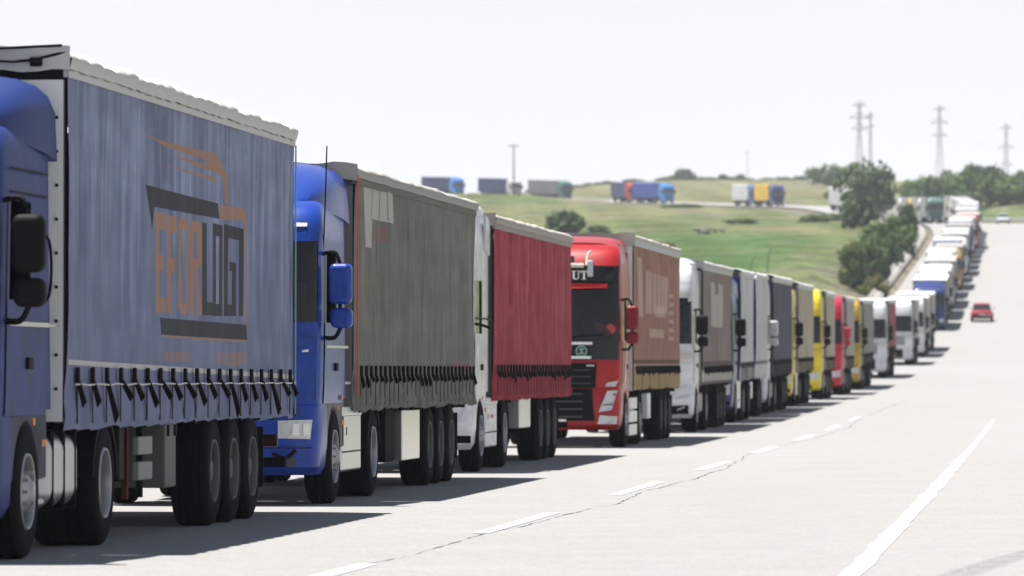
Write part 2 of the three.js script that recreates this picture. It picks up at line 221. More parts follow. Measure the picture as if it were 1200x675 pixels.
const texT1 = canvasTex(1024, 1024, (x, w, h) => {
  x.fillStyle = 'rgb(112,119,146)'; x.fillRect(0, 0, w, h);
  weather(x, w, h, 5, { light: '170,182,212', dark: '58,62,88', streaks: 520, low: 0.34, wide: 30, pale: 0.72, seams: 4, a: 0.65, blots: 140, wash: 22 });
  const m = imgToCurtain(T1), P = (pts, f) => poly(x, w, h, m, pts, f), or = 'rgba(168,124,98,0.82)', dk = 'rgba(48,48,52,0.9)';
  P([[163, 154], [190, 164], [252, 179], [262, 190], [268, 206], [269, 239], [265, 238], [264, 212], [256, 203], [246, 196], [240, 186], [196, 172]], or);
  P([[197, 179], [222, 186], [256, 196], [262, 204], [228, 193]], or); P([[184, 190], [210, 197], [252, 207], [254, 213], [230, 205]], or);
  P([[170.5, 216], [256, 238], [258, 256], [181, 242], [178, 268]], dk); P([[258, 239], [285.5, 244], [286, 266], [283, 258], [258, 257]], or);
  P([[284, 250], [286.5, 250], [288.5, 400], [286, 400]], or);
  // block letters, each drawn in its own box: left, right, top-left, top-right, bottom
  const L = (a, b, t, bt, f, parts) => { const q = (s, v) => [lerp(a, b, s), lerp(lerp(t[0], t[1], s), bt, v)]; for (const [s0, v0, s1, v1] of parts) P([q(s0, v0), q(s1, v0), q(s1, v1), q(s0, v1)], f); };
  L(182, 195, [247, 251], 366, or, [[0, 0, 0.42, 1], [0, 0, 1, 0.17], [0, 0.42, 0.85, 0.58], [0, 0.84, 1, 1]]);
  L(197, 208, [251, 254], 367, or, [[0, 0, 0.42, 1], [0, 0, 1, 0.17], [0, 0.42, 0.85, 0.58]]);
  L(210, 223, [254, 257], 368, or, [[0, 0.05, 0.32, 0.95], [0.68, 0.05, 1, 0.95], [0.12, 0, 0.88, 0.12], [0.12, 0.88, 0.88, 1]]);
  L(225, 238, [257, 260], 369, or, [[0, 0, 0.34, 1], [0, 0, 0.85, 0.12], [0.66, 0.04, 1, 0.44], [0, 0.4, 0.85, 0.5]]);
  P([[229.5, 310], [233.5, 311], [238.5, 369], [234, 369]], or);
  L(238, 250, [260, 263], 369, dk, [[0, 0, 0.42, 1], [0, 0.86, 1, 1]]);
  L(250, 262, [261, 264], 370, dk, [[0, 0, 0.34, 1], [0.66, 0, 1, 1], [0, 0, 1, 0.13], [0, 0.87, 1, 1]]);
  L(264, 284, [262, 268], 370, dk, [[0, 0, 0.22, 1], [0, 0, 1, 0.14], [0.78, 0, 1, 1], [0, 0.87, 0.62, 1], [0.44, 0.4, 0.64, 1], [0.3, 0.4, 0.64, 0.5]]);
  P([[188, 372], [288, 380], [288.5, 398], [189, 392]], dk); P([[189, 392], [288.5, 398], [288.5, 400.5], [189, 394.5]], or);
  const r = rng(8); for (const [a, b, y0, y1] of [[192, 224, 411, 423], [253, 288, 411, 427]]) for (let s = a; s < b; s += 2.4) { const t = y0 + 2 * r(); P([[s, t], [s + 1.5, t], [s + 1.5, y1], [s, y1]], 'rgba(170,122,90,0.7)'); }
  P([[80, 421], [360, 439], [360, 444.5], [80, 427]], 'rgba(196,194,184,0.9)');
});
const texT2 = canvasTex(1024, 1024, (x, w, h) => {
  x.fillStyle = 'rgb(108,107,101)'; x.fillRect(0, 0, w, h); weather(x, w, h, 17, { light: '160,158,150', dark: '66,66,62', streaks: 420, low: 0.9, wide: 16, pale: 0.5, seams: 9, a: 1.1, seamA: 0.16 });
  const m = imgToCurtain(T2), P = (pts, f) => poly(x, w, h, m, pts, f);
  P([[426, 211], [459, 221], [459.5, 262], [438, 256], [438.5, 291], [431, 289]], 'rgba(190,188,180,0.9)'); for (const s of [436, 445, 452]) P([[s, 214], [s + 1, 214], [s + 1.3, 258], [s, 258]], 'rgba(120,118,112,0.8)');
  P([[440, 262], [452, 265], [452, 284], [440, 281]], 'rgba(150,96,84,0.4)'); P([[530, 425], [552, 427], [552, 435], [530, 433]], 'rgba(150,70,66,0.45)');
});
const texT3 = canvasTex(1024, 1024, (x, w, h) => {
  x.fillStyle = 'rgb(146,28,48)'; x.fillRect(0, 0, w, h); weather(x, w, h, 29, { light: '206,150,156', dark: '120,16,40', streaks: 420, low: 0.7, wide: 30, pale: 0.66, seams: 7, a: 1.3, blots: 160, wash: 30 });
  x.fillStyle = 'rgba(120,20,40,0.6)'; for (let k = 0; k < 40; k++) x.fillRect(k * w / 40 + 6, 10, 9, 16);
});
const texT4 = canvasTex(1024, 1024, (x, w, h) => {
  x.fillStyle = 'rgb(150,110,92)'; x.fillRect(0, 0, w, h); weather(x, w, h, 37, { light: '205,170,156', dark: '120,78,66', streaks: 260, low: 0.7, wide: 6, pale: 0.5, seams: 6 });
  const m = imgToCurtain(T4), P = (pts, f) => poly(x, w, h, m, pts, f), c = 'rgba(206,186,174,0.6)';
  for (let s = 757; s < 780; s += 4.4) P([[s, 316 + (s - 757) * 0.35], [s + 3.4, 317.5 + (s - 757) * 0.35], [s + 3.4, 368], [s, 367]], c);
  P([[768, 358], [780, 359], [780, 372], [768, 371]], c); P([[762, 385], [779, 386], [779, 396], [762, 395]], c); P([[747, 300], [752, 302], [754, 372], [749, 370]], 'rgba(205,196,188,0.6)');
  for (let y = 344; y < 398; y += 10) P([[784, y], [789, y + 0.5], [789, y + 5], [784, y + 4.5]], c);
  x.fillStyle = 'rgb(92,60,54)'; x.fillRect(0, h * 0.795, w, h * 0.022); x.fillStyle = 'rgb(200,186,170)'; x.fillRect(0, h * 0.83, w, h * 0.012); x.fillStyle = 'rgb(190,166,118)'; x.fillRect(0, h * 0.862, w, h * 0.138);
  for (let k = 0; k < 6; k++) { x.fillStyle = 'rgb(120,92,66)'; x.fillRect(k * w / 6, h * 0.862, 14, h * 0.138); }
});
const texT5 = canvasTex(512, 512, (x, w, h) => {
  x.fillStyle = 'rgb(128,112,106)'; x.fillRect(0, 0, w, h); weather(x, w, h, 43, { light: '170,158,150', dark: '84,72,68', streaks: 160, low: 0.7, wide: 5, pale: 0.5 });
  const m = imgToCurtain(T5), P = (pts, f) => poly(x, w, h, m, pts, f); P([[833, 330], [838, 331], [838, 345], [842, 345], [842, 332], [847, 334], [847, 384], [833, 382]], 'rgba(190,184,178,0.75)');
  x.fillStyle = 'rgb(84,70,66)'; x.fillRect(0, h * 0.8, w, h * 0.05); x.fillStyle = 'rgb(206,200,190)'; x.fillRect(0, h * 0.875, w, h * 0.1);
});
const plainTex = [61, 67, 71].map(s => canvasTex(256, 256, (x, w, h) => { x.fillStyle = 'rgb(226,226,226)'; x.fillRect(0, 0, w, h); weather(x, w, h, s, { light: '255,255,255', dark: '120,116,110', streaks: 120, low: 0.8, wide: 5, pale: 0.5, seams: 8 }); x.fillStyle = 'rgba(90,88,86,0.75)'; x.fillRect(0, h * 0.83, w, h * 0.03); x.fillStyle = 'rgba(240,236,226,0.5)'; x.fillRect(0, h * 0.88, w, h * 0.09); }));

// ---------------------------------------------------------------- cab surface: plan outlines stacked in height
const XF = [1, 0.9995, 0.992, 0.97, 0.93, 0.86, 0.72, 0.5, 0.25, 0];
function makeCab(levels, zb, n, a, sideF) {             // levels: [y, half width, front z]; x is the driver's side, z forward
  const cols = []; for (const s of sideF) cols.push({ s }); for (const f of XF) if (f !== 1) cols.push({ f }); for (const f of [...XF].reverse().slice(1)) if (f !== 1) cols.push({ f: -f }); for (const s of [...sideF].reverse()) cols.push({ s, neg: 1 });
  const bulge = f => Math.pow(Math.max(0, 1 - Math.pow(Math.abs(f), n)), 1 / n);
  const pt = (L, c, off = 0) => {
    const [y, w, zf] = L;
    if (c.s !== undefined) return [(c.neg ? -1 : 1) * (w + off), y, lerp(zb, zf - a, c.s)];
    const x = c.f * w, z = zf - a + a * bulge(c.f); if (!off) return [x, y, z];
    const e = 0.01, f2 = clamp(c.f + e, -1, 1), f1 = clamp(c.f - e, -1, 1), tx = (f2 - f1) * w, tz = a * (bulge(f2) - bulge(f1)), l = Math.hypot(tx, tz) || 1; return [x - off * tz / l, y, z + off * tx / l];
  };
  const emit = (test, off = 0, caps = false, closeBack = true) => {
    const t = [], uv = [], q = (A, B, C, D) => { for (const p of [A, B, C, A, C, D]) { t.push(...p); uv.push(p[2] + p[0] * 0.3, p[1]); } };
    for (let i = 0; i < levels.length - 1; i++) for (let j = 0; j < cols.length - 1; j++) if (test(i, cols[j], cols[j + 1])) q(pt(levels[i], cols[j + 1], off), pt(levels[i], cols[j], off), pt(levels[i + 1], cols[j], off), pt(levels[i + 1], cols[j + 1], off));
    const N = cols.length;
    if (closeBack) for (let i = 0; i < levels.length - 1; i++) q(pt(levels[i], cols[0], off), pt(levels[i], cols[N - 1], off), pt(levels[i + 1], cols[N - 1], off), pt(levels[i + 1], cols[0], off));
    if (caps) for (const [L, f] of [[levels[0], 1], [levels[levels.length - 1], 0]]) for (let j = 0; j < N / 2 - 1; j++) { const A = pt(L, cols[j], off), B = pt(L, cols[j + 1], off), C = pt(L, cols[N - 2 - j], off), D = pt(L, cols[N - 1 - j], off); f ? q(A, B, C, D) : q(D, C, B, A); }
    return toCreasedNormals(triMesh(t, uv), 0.55);
  };
  const frontZ = (y, x) => { let i = 0; while (i < levels.length - 2 && y > levels[i + 1][0]) i++; const k = clamp((y - levels[i][0]) / (levels[i + 1][0] - levels[i][0]), 0, 1), w = lerp(levels[i][1], levels[i + 1][1], k), zf = lerp(levels[i][2], levels[i + 1][2], k); return zf - a + a * bulge(clamp(x / w, -0.9995, 0.9995)); };
  return { emit, frontZ, levels };
}
function frontPatch(cab, pts, depth = 0.02, lift = 0.004) {   // a plate with the cab front's curve; outline in (x, y)
  const fine = []; for (let k = 0; k < pts.length; k++) { const A = pts[k], B = pts[(k + 1) % pts.length], n = Math.max(1, Math.ceil(Math.abs(A[0] - B[0]) / 0.12)); for (let s = 0; s < n; s++) fine.push([lerp(A[0], B[0], s / n), lerp(A[1], B[1], s / n)]); }
  const g = new THREE.ExtrudeGeometry(new THREE.Shape(fine.map(p => new THREE.Vector2(...p))), { depth, bevelEnabled: false }), p = g.attributes.position;
  for (let k = 0; k < p.count; k++) p.setZ(k, p.getZ(k) + cab.frontZ(p.getY(k), p.getX(k)) + lift); g.computeVertexNormals(); return g;
}
const rectPts = (x0, x1, y0, y1) => [[x0, y0], [x1, y0], [x1, y1], [x0, y1]];
function hood(sections, n, seg = 12) {                  // arched body: sections [z, half width, y low, y top]
  const rows = sections.map(([z, w, y0, y1]) => { const r = []; for (let k = 0; k <= seg; k++) { const t = Math.PI * k / seg, c = Math.cos(t), s = Math.sin(t); r.push([w * Math.sign(c) * Math.pow(Math.abs(c), 2 / n), y0 + (y1 - y0) * Math.pow(Math.abs(s), 2 / n), z]); } return r; });
  const t = [], q = (A, B, C, D) => t.push(...A, ...B, ...C, ...A, ...C, ...D);
  for (let i = 0; i < rows.length - 1; i++) for (let k = 0; k < seg; k++) q(rows[i][k], rows[i + 1][k], rows[i + 1][k + 1], rows[i][k + 1]);
  for (const r of [rows[0], rows[rows.length - 1]]) for (let k = 1; k < seg - 1; k++) t.push(...r[0], ...r[k], ...r[k + 1]);
  for (let i = 0; i < rows.length - 1; i++) q(rows[i][0], rows[i][seg], rows[i + 1][seg], rows[i + 1][0]);
  return toCreasedNormals(triMesh(t), 0.6);
}

// ---------------------------------------------------------------- wheels
const lathe = (pts, seg) => new THREE.LatheGeometry(pts.map(p => new THREE.Vector2(...p)), seg).rotateZ(-Math.PI / 2);   // profile (radius, outward) turned to the +x axis
function tyreGeo(w, lod) { return G(`tyre${w}${lod}`, () => { const h = w / 2, R = 0.515, pr = [[0.3, -h + 0.01], [0.37, -h - 0.006], [0.45, -h + 0.002], [0.495, -h + 0.02], [R, -h + 0.05]]; const gr = lod > 1 ? [-0.5, -0.17, 0.17, 0.5] : []; for (const k of gr) pr.push([R + 0.004, k * h - 0.012], [R - 0.012, k * h - 0.008], [R - 0.012, k * h + 0.008], [R + 0.004, k * h + 0.012]); pr.push([R, h - 0.05], [0.495, h - 0.02], [0.45, h - 0.002], [0.37, h + 0.006], [0.3, h - 0.01]); return lathe(pr, lod > 1 ? 40 : lod ? 24 : 14); }); }
function ringHoles(r0, r1, holes, hr, depth, x) { const s = new THREE.Shape(); s.absarc(0, 0, r1, 0, 6.2832); for (let k = 0; k < holes; k++) { const p = new THREE.Path(), t = k / holes * 6.2832; p.absellipse(Math.cos(t) * (r0 + r1) / 2, Math.sin(t) * (r0 + r1) / 2, hr, hr * 0.75, 0, 6.2832, false, t); s.holes.push(p); } return new THREE.ExtrudeGeometry(s, { depth, bevelEnabled: false, curveSegments: 8 }).rotateY(Math.PI / 2).translate(x, 0, 0); }
function rimGeo(kind, lod) {
  return G(`rim${kind}${lod}`, () => {
    if (!lod) return cylX(0.3, 0.1, 0.06, 0, 0, 12);
    const rimRing = lathe([[0.3, 0.13], [0.29, 0.155], [0.275, 0.15], [0.265, 0.1], [0.26, -0.1], [0.3, -0.12]], lod > 1 ? 32 : 20);
    if (kind === 'front') { const p = [rimRing, ringHoles(0.15, 0.275, 10, 0.03, 0.012, 0.115), lathe([[0.0, 0.2], [0.07, 0.195], [0.085, 0.17], [0.15, 0.135], [0.16, 0.12]], 20)]; for (let k = 0; k < 10; k++) { const t = (k + 0.5) * 0.6283; p.push(cylX(0.014, 0.05, 0.15, Math.cos(t) * 0.155, Math.sin(t) * 0.155, 6)); } return merge(p); }
    const deep = kind === 'drive' ? -0.02 : 0.02, p = [rimRing, ringHoles(0.17, 0.262, 10, 0.026, 0.012, deep - 0.05), lathe([[0.0, deep + 0.11], [0.09, deep + 0.1], [0.11, deep + 0.06], [0.12, deep - 0.04]], 18)]; for (let k = 0; k < 10; k++) { const t = (k + 0.5) * 0.6283; p.push(cylX(0.013, 0.04, deep - 0.02, Math.cos(t) * 0.16, Math.sin(t) * 0.16, 6)); } return merge(p);
  });
}
function wheel(parent, kind, side, y, z, lod, rimMat) {
  const w = group('wheel', parent), tw = kind === 'drive' ? 0.58 : kind === 'front' ? 0.3 : 0.36; w.position.set(side * (1.25 - tw / 2), y, z); if (side < 0) w.rotation.y = Math.PI;
  mesh('tyre', tyreGeo(tw, lod), M.rubber, w); const r = mesh('rim', rimGeo(kind, lod), rimMat, w); r.position.x = tw / 2 - 0.15; return w;
}

// ---------------------------------------------------------------- trailer pieces
function curtainGeo(o, lod, side) {
  const L = o.L, y0 = o.y0, y1 = o.y1, hem = o.hem ?? 1.48, sp = o.strapStep ?? 0.72, amp = o.ripple ?? 0.01, s = o.seed ?? 1, nx = lod > 1 ? 300 : lod ? 90 : 24, ny = lod > 1 ? 26 : lod ? 12 : 4;
  return gridMesh(nx, ny, (u, v) => {
    const z = -L * u, y = lerp(y0, y1, v), f = (vnoise(z * 3.1, y * 0.35, s) - 0.5) * amp + (vnoise(z * 0.9 + 4, y * 0.4, s + 1) - 0.5) * amp * 3.6 + (vnoise(z * 8, y * 0.8, s + 2) - 0.5) * amp * 0.5;
    const env = Math.min(1, v * 3, (1 - v) * 4) * 0.8 + 0.2, cr = Math.abs(vnoise((z + y * 0.7) * 2.1, y * 0.6, s + 8) - 0.5) * amp * 3 * Math.max(0, 1 - v * 1.6) + Math.abs(vnoise((z - y * 0.5) * 1.7, y * 0.7, s + 9) - 0.5) * amp * 2.2 * v; let x = f * env + cr, yy = y;
    if (y < hem) { const k = (hem - y) / (hem - y0), ph = Math.abs(Math.sin(Math.PI * z / sp)); const lo = o.loose ?? 1; x += Math.min(1, k * 2.5) * (0.036 * ph - 0.024) * lo + k * (vnoise(z * 5, y * 9, s + 5) - 0.5) * 0.04 * lo + 0.022 * sstep(0.72, 0.86, k) * lo - 0.03 * sstep(0.9, 1, k); yy += k * k * 0.03 * lo * (0.6 * ph - 0.3 + vnoise(z * 1.3, 0, s + 7) - 0.5); }
    return [side * (1.275 + x), yy, z];
  }, (u, v) => [u, v]);
}
function roofGeo(o, H, lod) {
  const L = o.L, nz = lod > 1 ? 260 : lod ? 80 : 12, xs = [-1.3, -1.305, -1.28, -1.2, -0.8, 0, 0.8, 1.2, 1.28, 1.305, 1.3], lump = o.lump ?? 0.02, s = (o.seed ?? 1) + 40, drop = o.drop ?? 0.14;
  return gridMesh(xs.length - 1, nz, (u, v, i) => {
    const z = 0.03 - (L + 0.06) * v, edge = Math.min(i, xs.length - 1 - i), sg = Math.sign(xs[i]) || 1, b = Math.abs(Math.sin(Math.PI * (z + 0.35 * (vnoise(z * 1.1, 7, s) - 0.5)) / (o.bow ?? 0.6))) * (0.45 + 0.75 * vnoise(z * 0.9, 3, s)), n = vnoise(z * 2.3, i, s) - 0.5;
    if (edge === 0) return [xs[i] + sg * lump * 0.4 * b, H - drop - lump * 0.25 * b + n * lump * 0.3, z]; if (edge === 1) return [xs[i] + sg * lump * b, H - drop * 0.45 + n * lump * 0.6, z];
    if (edge === 2) return [xs[i], H - 0.02 + lump * (0.8 * b - 0.4) + n * lump, z]; return [xs[i], H + 0.02 * (edge - 3) / 2 + lump * (b - 0.5) * 0.7 + n * lump * 0.8, z];
  }, (u, v) => [u * 2.6, v * L]);
}
function strapGeo(v, q) { return G(`strap${v}${q}`, () => { const r = rng(100 + v), l = (0.14 + 0.2 * r() * r()) * q, o = (0.05 + 0.05 * r()) * q, t = new THREE.Shape([[0.03, -0.1], [0.055, -0.08], [0.055 + o, -0.1 - l * 0.85], [0.02 + o, -0.12 - l]].map(p => new THREE.Vector2(...p))); return merge([box(0.006, 0.44, 0.045, 0.034, -0.22, 0), new THREE.ExtrudeGeometry(t, { depth: 0.045, bevelEnabled: false }).translate(0, 0, -0.02)]); }); }
const buckleGeo = () => G('buckle', () => rbox(0.034, 0.13, 0.07, 0.04, -0.05, 0, 0.012));

// ---------------------------------------------------------------- the lorry
const cabStyles = {
  tall: { n: 5, a: 0.42, levels: [[1.1, 1.225, 2.86], [1.3, 1.235, 2.87], [1.62, 1.24, 2.865], [1.98, 1.24, 2.84], [2.4, 1.235, 2.78], [2.74, 1.23, 2.72], [2.86, 1.228, 2.69], [3.0, 1.222, 2.64], [3.14, 1.205, 2.55], [3.24, 1.17, 2.42], [3.3, 1.12, 2.26], [3.325, 1.05, 2.05]], ws: [3, 6], win: [3, 5], visor: 2.88 },
  high: { n: 5, a: 0.42, levels: [[1.1, 1.225, 2.86], [1.3, 1.235, 2.87], [1.62, 1.24, 2.865], [1.98, 1.24, 2.84], [2.4, 1.235, 2.78], [2.74, 1.23, 2.72], [2.92, 1.228, 2.68], [3.1, 1.222, 2.64], [3.36, 1.215, 2.55], [3.56, 1.19, 2.42], [3.7, 1.15, 2.22], [3.77, 1.06, 1.95], [3.79, 0.95, 1.7]], ws: [3, 6], win: [3, 5], visor: 3.0 }
};
const SIDE_F = [0, 0.06, 0.3, 0.36, 0.45, 0.8, 0.96, 1];
function buildTruck(o) {
  const lod = o.lod ?? 0, root = group('articulated_truck'); tag(root, o.label, 'truck', o.group);
  const st = cabStyles[o.style ?? 'tall'], key = `${o.style ?? 'tall'}${lod}`, cabP = paint(o.cab, o.cabRough ?? 0.36), L = o.L = o.L ?? 13.6, H = o.H ?? 3.95; o.y0 ??= 1.05; o.y1 ??= H - 0.14;
  const axles = o.axles ?? [-L + 5.4, -L + 4.1, -L + 2.8], lowP = o.low ? paint(o.low) : cabP;
  // --- cab
  const cab = G('cab' + key, () => makeCab(st.levels, 0.62, st.n, st.a, SIDE_F));
  const isFront = (c, d, lim) => (c.f ?? 2) <= lim && (c.f ?? -2) >= -lim && (d.f ?? 2) <= lim && (d.f ?? -2) >= -lim && c.f !== undefined && d.f !== undefined;
  const inWs = (i, c, d) => i >= st.ws[0] && i < st.ws[1] && isFront(c, d, 0.97), inWin = (i, c, d) => i >= st.win[0] && i < st.win[1] && c.s !== undefined && d.s !== undefined && Math.min(c.s, d.s) >= 0.45 && Math.max(c.s, d.s) <= 0.96;
  const inDoor = (i, c, d) => i < st.win[1] && c.s !== undefined && d.s !== undefined && Math.min(c.s, d.s) >= 0.36 && !inWin(i, c, d) && !c.neg;
  const inDark = (i, c, d) => (o.darkRows ?? []).includes(i) && isFront(c, d, 0.97) && !inWs(i, c, d);
  const dk = (o.darkRows ?? []).join();
  mesh('cab_shell', G('shell' + key + dk, () => cab.emit((i, c, d) => !inWs(i, c, d) && !inWin(i, c, d) && !inDark(i, c, d), 0, true)), cabP, root);
  if (dk) for (const [nm, f] of [['front_panel', i => i < 4], ['sign_panel', i => i > 4]]) if (o.darkRows.some(f)) mesh(nm, G(nm + key + dk, () => cab.emit((i, c, d) => f(i) && inDark(i, c, d), 0, false, false)), M.blackGloss, root);
  if (lod) {
    mesh('cab_lining', G('lin' + key, () => cab.emit((i, c, d) => !inWs(i, c, d) && !inWin(i, c, d), -0.045)), M.cabin, root);
    mesh('windscreen', G('ws' + key, () => cab.emit(inWs, -0.008, false, false)), M.glass, root);
    if (!o.openWindow) mesh('side_window', G('wl' + key, () => cab.emit((i, c, d) => inWin(i, c, d) && !c.neg, -0.01, false, false)), M.glass, root); mesh('side_window', G('wr' + key, () => cab.emit((i, c, d) => inWin(i, c, d) && !!c.neg, -0.01, false, false)), M.glass, root);
    const door = mesh('door', G('door' + key, () => cab.emit(inDoor, 0.012, false, false)), cabP, root); mesh('handle', G('handle', () => rbox(0.03, 0.09, 0.2, 1.262, 1.5, 1.52, 0.012)), M.black, door);
    mesh('dashboard', G('dash', () => rbox(2.1, 0.3, 0.45, 0, 1.9, 2.35, 0.08)), M.cabin, root); mesh('seat', G('seat', () => merge([rbox(0.52, 0.75, 0.16, 0.65, 2.05, 1.35, 0.06), rbox(0.3, 0.22, 0.1, 0.65, 2.53, 1.35, 0.05)])), M.seat, root); const s2 = mesh('seat', G('seat', () => 0), M.seat, root); s2.position.x = -1.3;
    mesh('steering_wheel', G('steer', () => new THREE.TorusGeometry(0.23, 0.018, 6, 20).rotateX(-0.7).translate(0.65, 2.08, 2.05)), M.black, root);
  } else { mesh('windscreen', G('ws' + key, () => cab.emit(inWs, 0.004, false, false)), M.darkGlass, root); mesh('side_window', G('wl' + key, () => cab.emit(inWin, 0.004, false, false)), M.darkGlass, root); }
  // --- lower front
  const bumper = G('bumper' + key, () => makeCab([[0.33, 1.16, 2.76], [0.42, 1.215, 2.87], [0.7, 1.235, 2.9], [1.0, 1.235, 2.9], [1.1, 1.225, 2.87]], 2.12, st.n, 0.55, [0, 0.5, 1]));
  mesh('bumper', G('bg' + key, () => bumper.emit(() => true, 0, true)), lowP, root);
  const lowAt = (x0, x1, y0, y1, name, mat, d = 0.015, p = root) => mesh(name, frontPatch(y1 <= 1.1 ? bumper : cab, rectPts(x0, x1, y0, y1), d), mat, p);
  if (o.face) o.face({ root, cab, bumper, patch: (name, pts, mat, d, lift, p = root) => mesh(name, frontPatch(pts.reduce((s, q) => s + q[1], 0) / pts.length < 1.1 ? bumper : cab, pts, d, lift), mat, p), lowAt });
  else {
    const gr = mesh('grille', G('gr' + key, () => frontPatch(cab, rectPts(-0.8, 0.8, 1.2, 1.72), 0.015)), o.grille ?? paint(o.cab.map(c => c * 0.45)), root); mesh('lower_grille', G('lg' + key, () => frontPatch(bumper, rectPts(-0.7, 0.7, 0.45, 0.95), 0.015)), M.black, root);
    for (const s of [-1, 1]) { const hl = mesh('headlight', G('hl' + key + s, () => frontPatch(bumper, s > 0 ? [[0.78, 0.68], [1.16, 0.72], [1.17, 0.98], [0.82, 0.9]] : [[-1.16, 0.72], [-0.78, 0.68], [-0.82, 0.9], [-1.17, 0.98]], 0.02)), M.lamp, root); }
    mesh('number_plate', G('np' + key, () => frontPatch(bumper, rectPts(-0.26, 0.26, 0.56, 0.67), 0.025)), M.plate, root);
  }
  if (o.visor) mesh('sun_visor', G('vis' + key, () => { const g = frontPatch(cab, rectPts(-1.12, 1.12, st.visor - 0.16, st.visor), 0.02, 0.09); return g; }), o.visor === true ? M.blackGloss : paint(o.visor), root);
  // --- wings, steps, fairings
  const wing = G('wing', () => { const p = [[0.62, 1.09], [2.125, 1.09], [2.125, 0.62], [2.09, 0.62]]; for (let k = 0; k <= 14; k++) { const t = Math.asin(0.1 / 0.6) + (Math.PI - 2 * Math.asin(0.1 / 0.6)) * k / 14; p.push([1.5 + 0.59 * Math.cos(t), 0.52 + 0.57 * Math.sin(t) * 0.96]); } p.push([0.91, 0.62], [0.62, 0.62]); return extrudeX(p, 0.4, 0.83, 0.012); });
  for (const s of [1, -1]) { const w = mesh('wing', wing, o.wing ? paint(o.wing, 0.75) : lowP, root); if (s < 0) w.position.x = -2.06; if (lod > 1 && s > 0) { for (const [k, y, z] of [[0, 1.05, 1.2], [1, 0.88, 0.8], [2, 0.88, 0.68]]) mesh('marker_lamp', G('mk' + k, () => box(0.01, 0.055, 0.07, 1.236, y, z)), M.amber, w); } }
  if (o.fairing !== false) for (const s of [1, -1]) mesh('side_fairing', G('fair' + s + (o.style === 'high') + lod, () => { const g = extrudeX(o.style === 'high' ? [[0.66, 1.15], [0.12, 1.15], [0.12, 3.2], [0.66, 3.62]] : [[0.66, 1.15], [0.3, 1.15], [0.4, 2.3], [0.46, 3.4], [0.66, 3.5]], 0.04, 1.17, 0.012); return s > 0 ? g : g.translate(-2.38, 0, 0); }), o.fairingColor ? paint(o.fairingColor, o.fairingRough ?? 0.38) : cabP, root);
  if (o.deflector !== false) {
    const hi = o.style === 'high';
    mesh('roof_deflector', G('def' + hi + lod, () => hi ? hood([[1.95, 0.95, 3.7, 3.8], [1.5, 1.1, 3.68, 3.87], [0.9, 1.16, 3.65, 3.93], [0.3, 1.18, 3.6, 3.95]], 4) : hood([[2.3, 0.9, 3.22, 3.3], [2.1, 1.02, 3.22, 3.4], [1.7, 1.14, 3.2, 3.57], [1.2, 1.2, 3.18, 3.7], [0.7, 1.23, 3.15, 3.77], [0.2, 1.24, 3.1, 3.8]], 4.5)), cabP, root);
    if (!hi && lod > 1 && o.wings) for (const s of [1, -1]) mesh('deflector_wing', G('dw' + s, () => extrudeX([[1.0, 3.02], [0.42, 2.96], [0.36, 3.58], [0.75, 3.55]], 0.03, s > 0 ? 1.205 : -1.235, 0.01)), cabP, root);
  }
  // --- mirrors
  for (const s of o.noMirror ? [-1] : [1, -1]) {
    const mir = mesh('mirror', G('mir' + s + (lod > 0), () => lod ? merge([rbox(0.25, 0.44, 0.19, s * 1.43, 2.4, 2.5, 0.07, 4), rbox(0.24, 0.22, 0.19, s * 1.44, 2.03, 2.5, 0.065, 4)]) : merge([box(0.24, 0.44, 0.16, s * 1.44, 2.4, 2.5), box(0.22, 0.22, 0.16, s * 1.44, 2.03, 2.5)])), o.mirror ? paint(o.mirror) : M.black, root);
    if (lod) mesh('mirror_arm', G('mira' + s, () => merge([tube([[s * 1.2, 2.72, 2.42], [s * 1.36, 2.74, 2.47], [s * 1.42, 2.62, 2.49]], 0.022), tube([[s * 1.2, 1.82, 2.42], [s * 1.36, 1.82, 2.47], [s * 1.43, 1.93, 2.49]], 0.024), cylY(0.02, 0.7, s * 1.42, 2.25, 2.48)])), M.black, mir);
  }
  // --- chassis, tank, wheels
  mesh('chassis_frame', G('frame' + L + (lod > 0), () => { const p = []; for (const s of [1, -1]) p.push(box(0.09, 0.28, 5.0, s * 0.42, 0.78, 0.1), box(0.12, 0.32, L - 3.4, s * 0.6, 0.86, -(L + 3.2) / 2), box(0.12, 0.12, 3.4, s * 0.6, 1.0, -1.75)); if (lod) for (let z = -0.6; z > -L + 0.3; z -= 1.35) p.push(box(2.44, 0.08, 0.09, 0, 1.0, z)); p.push(box(2.5, 0.1, 0.12, 0, 0.52, -L + 0.35), box(0.14, 0.4, 0.1, 0.6, 0.7, -L + 0.36), box(0.14, 0.4, 0.1, -0.6, 0.7, -L + 0.36), box(1.7, 0.25, 0.14, 0, 0.52, 1.5), box(1.7, 0.22, 0.14, 0, 0.52, -2.1), box(1.5, 0.7, 0.9, 0, 0.95, 1.1)); for (const a of axles) p.push(box(1.8, 0.14, 0.14, 0, 0.52, a)); return merge(p); }), M.chassis, root);
  mesh('load_floor', G('floor' + L, () => box(2.5, 0.1, L - 0.04, 0, 1.1, -L / 2)), M.chassis, root);
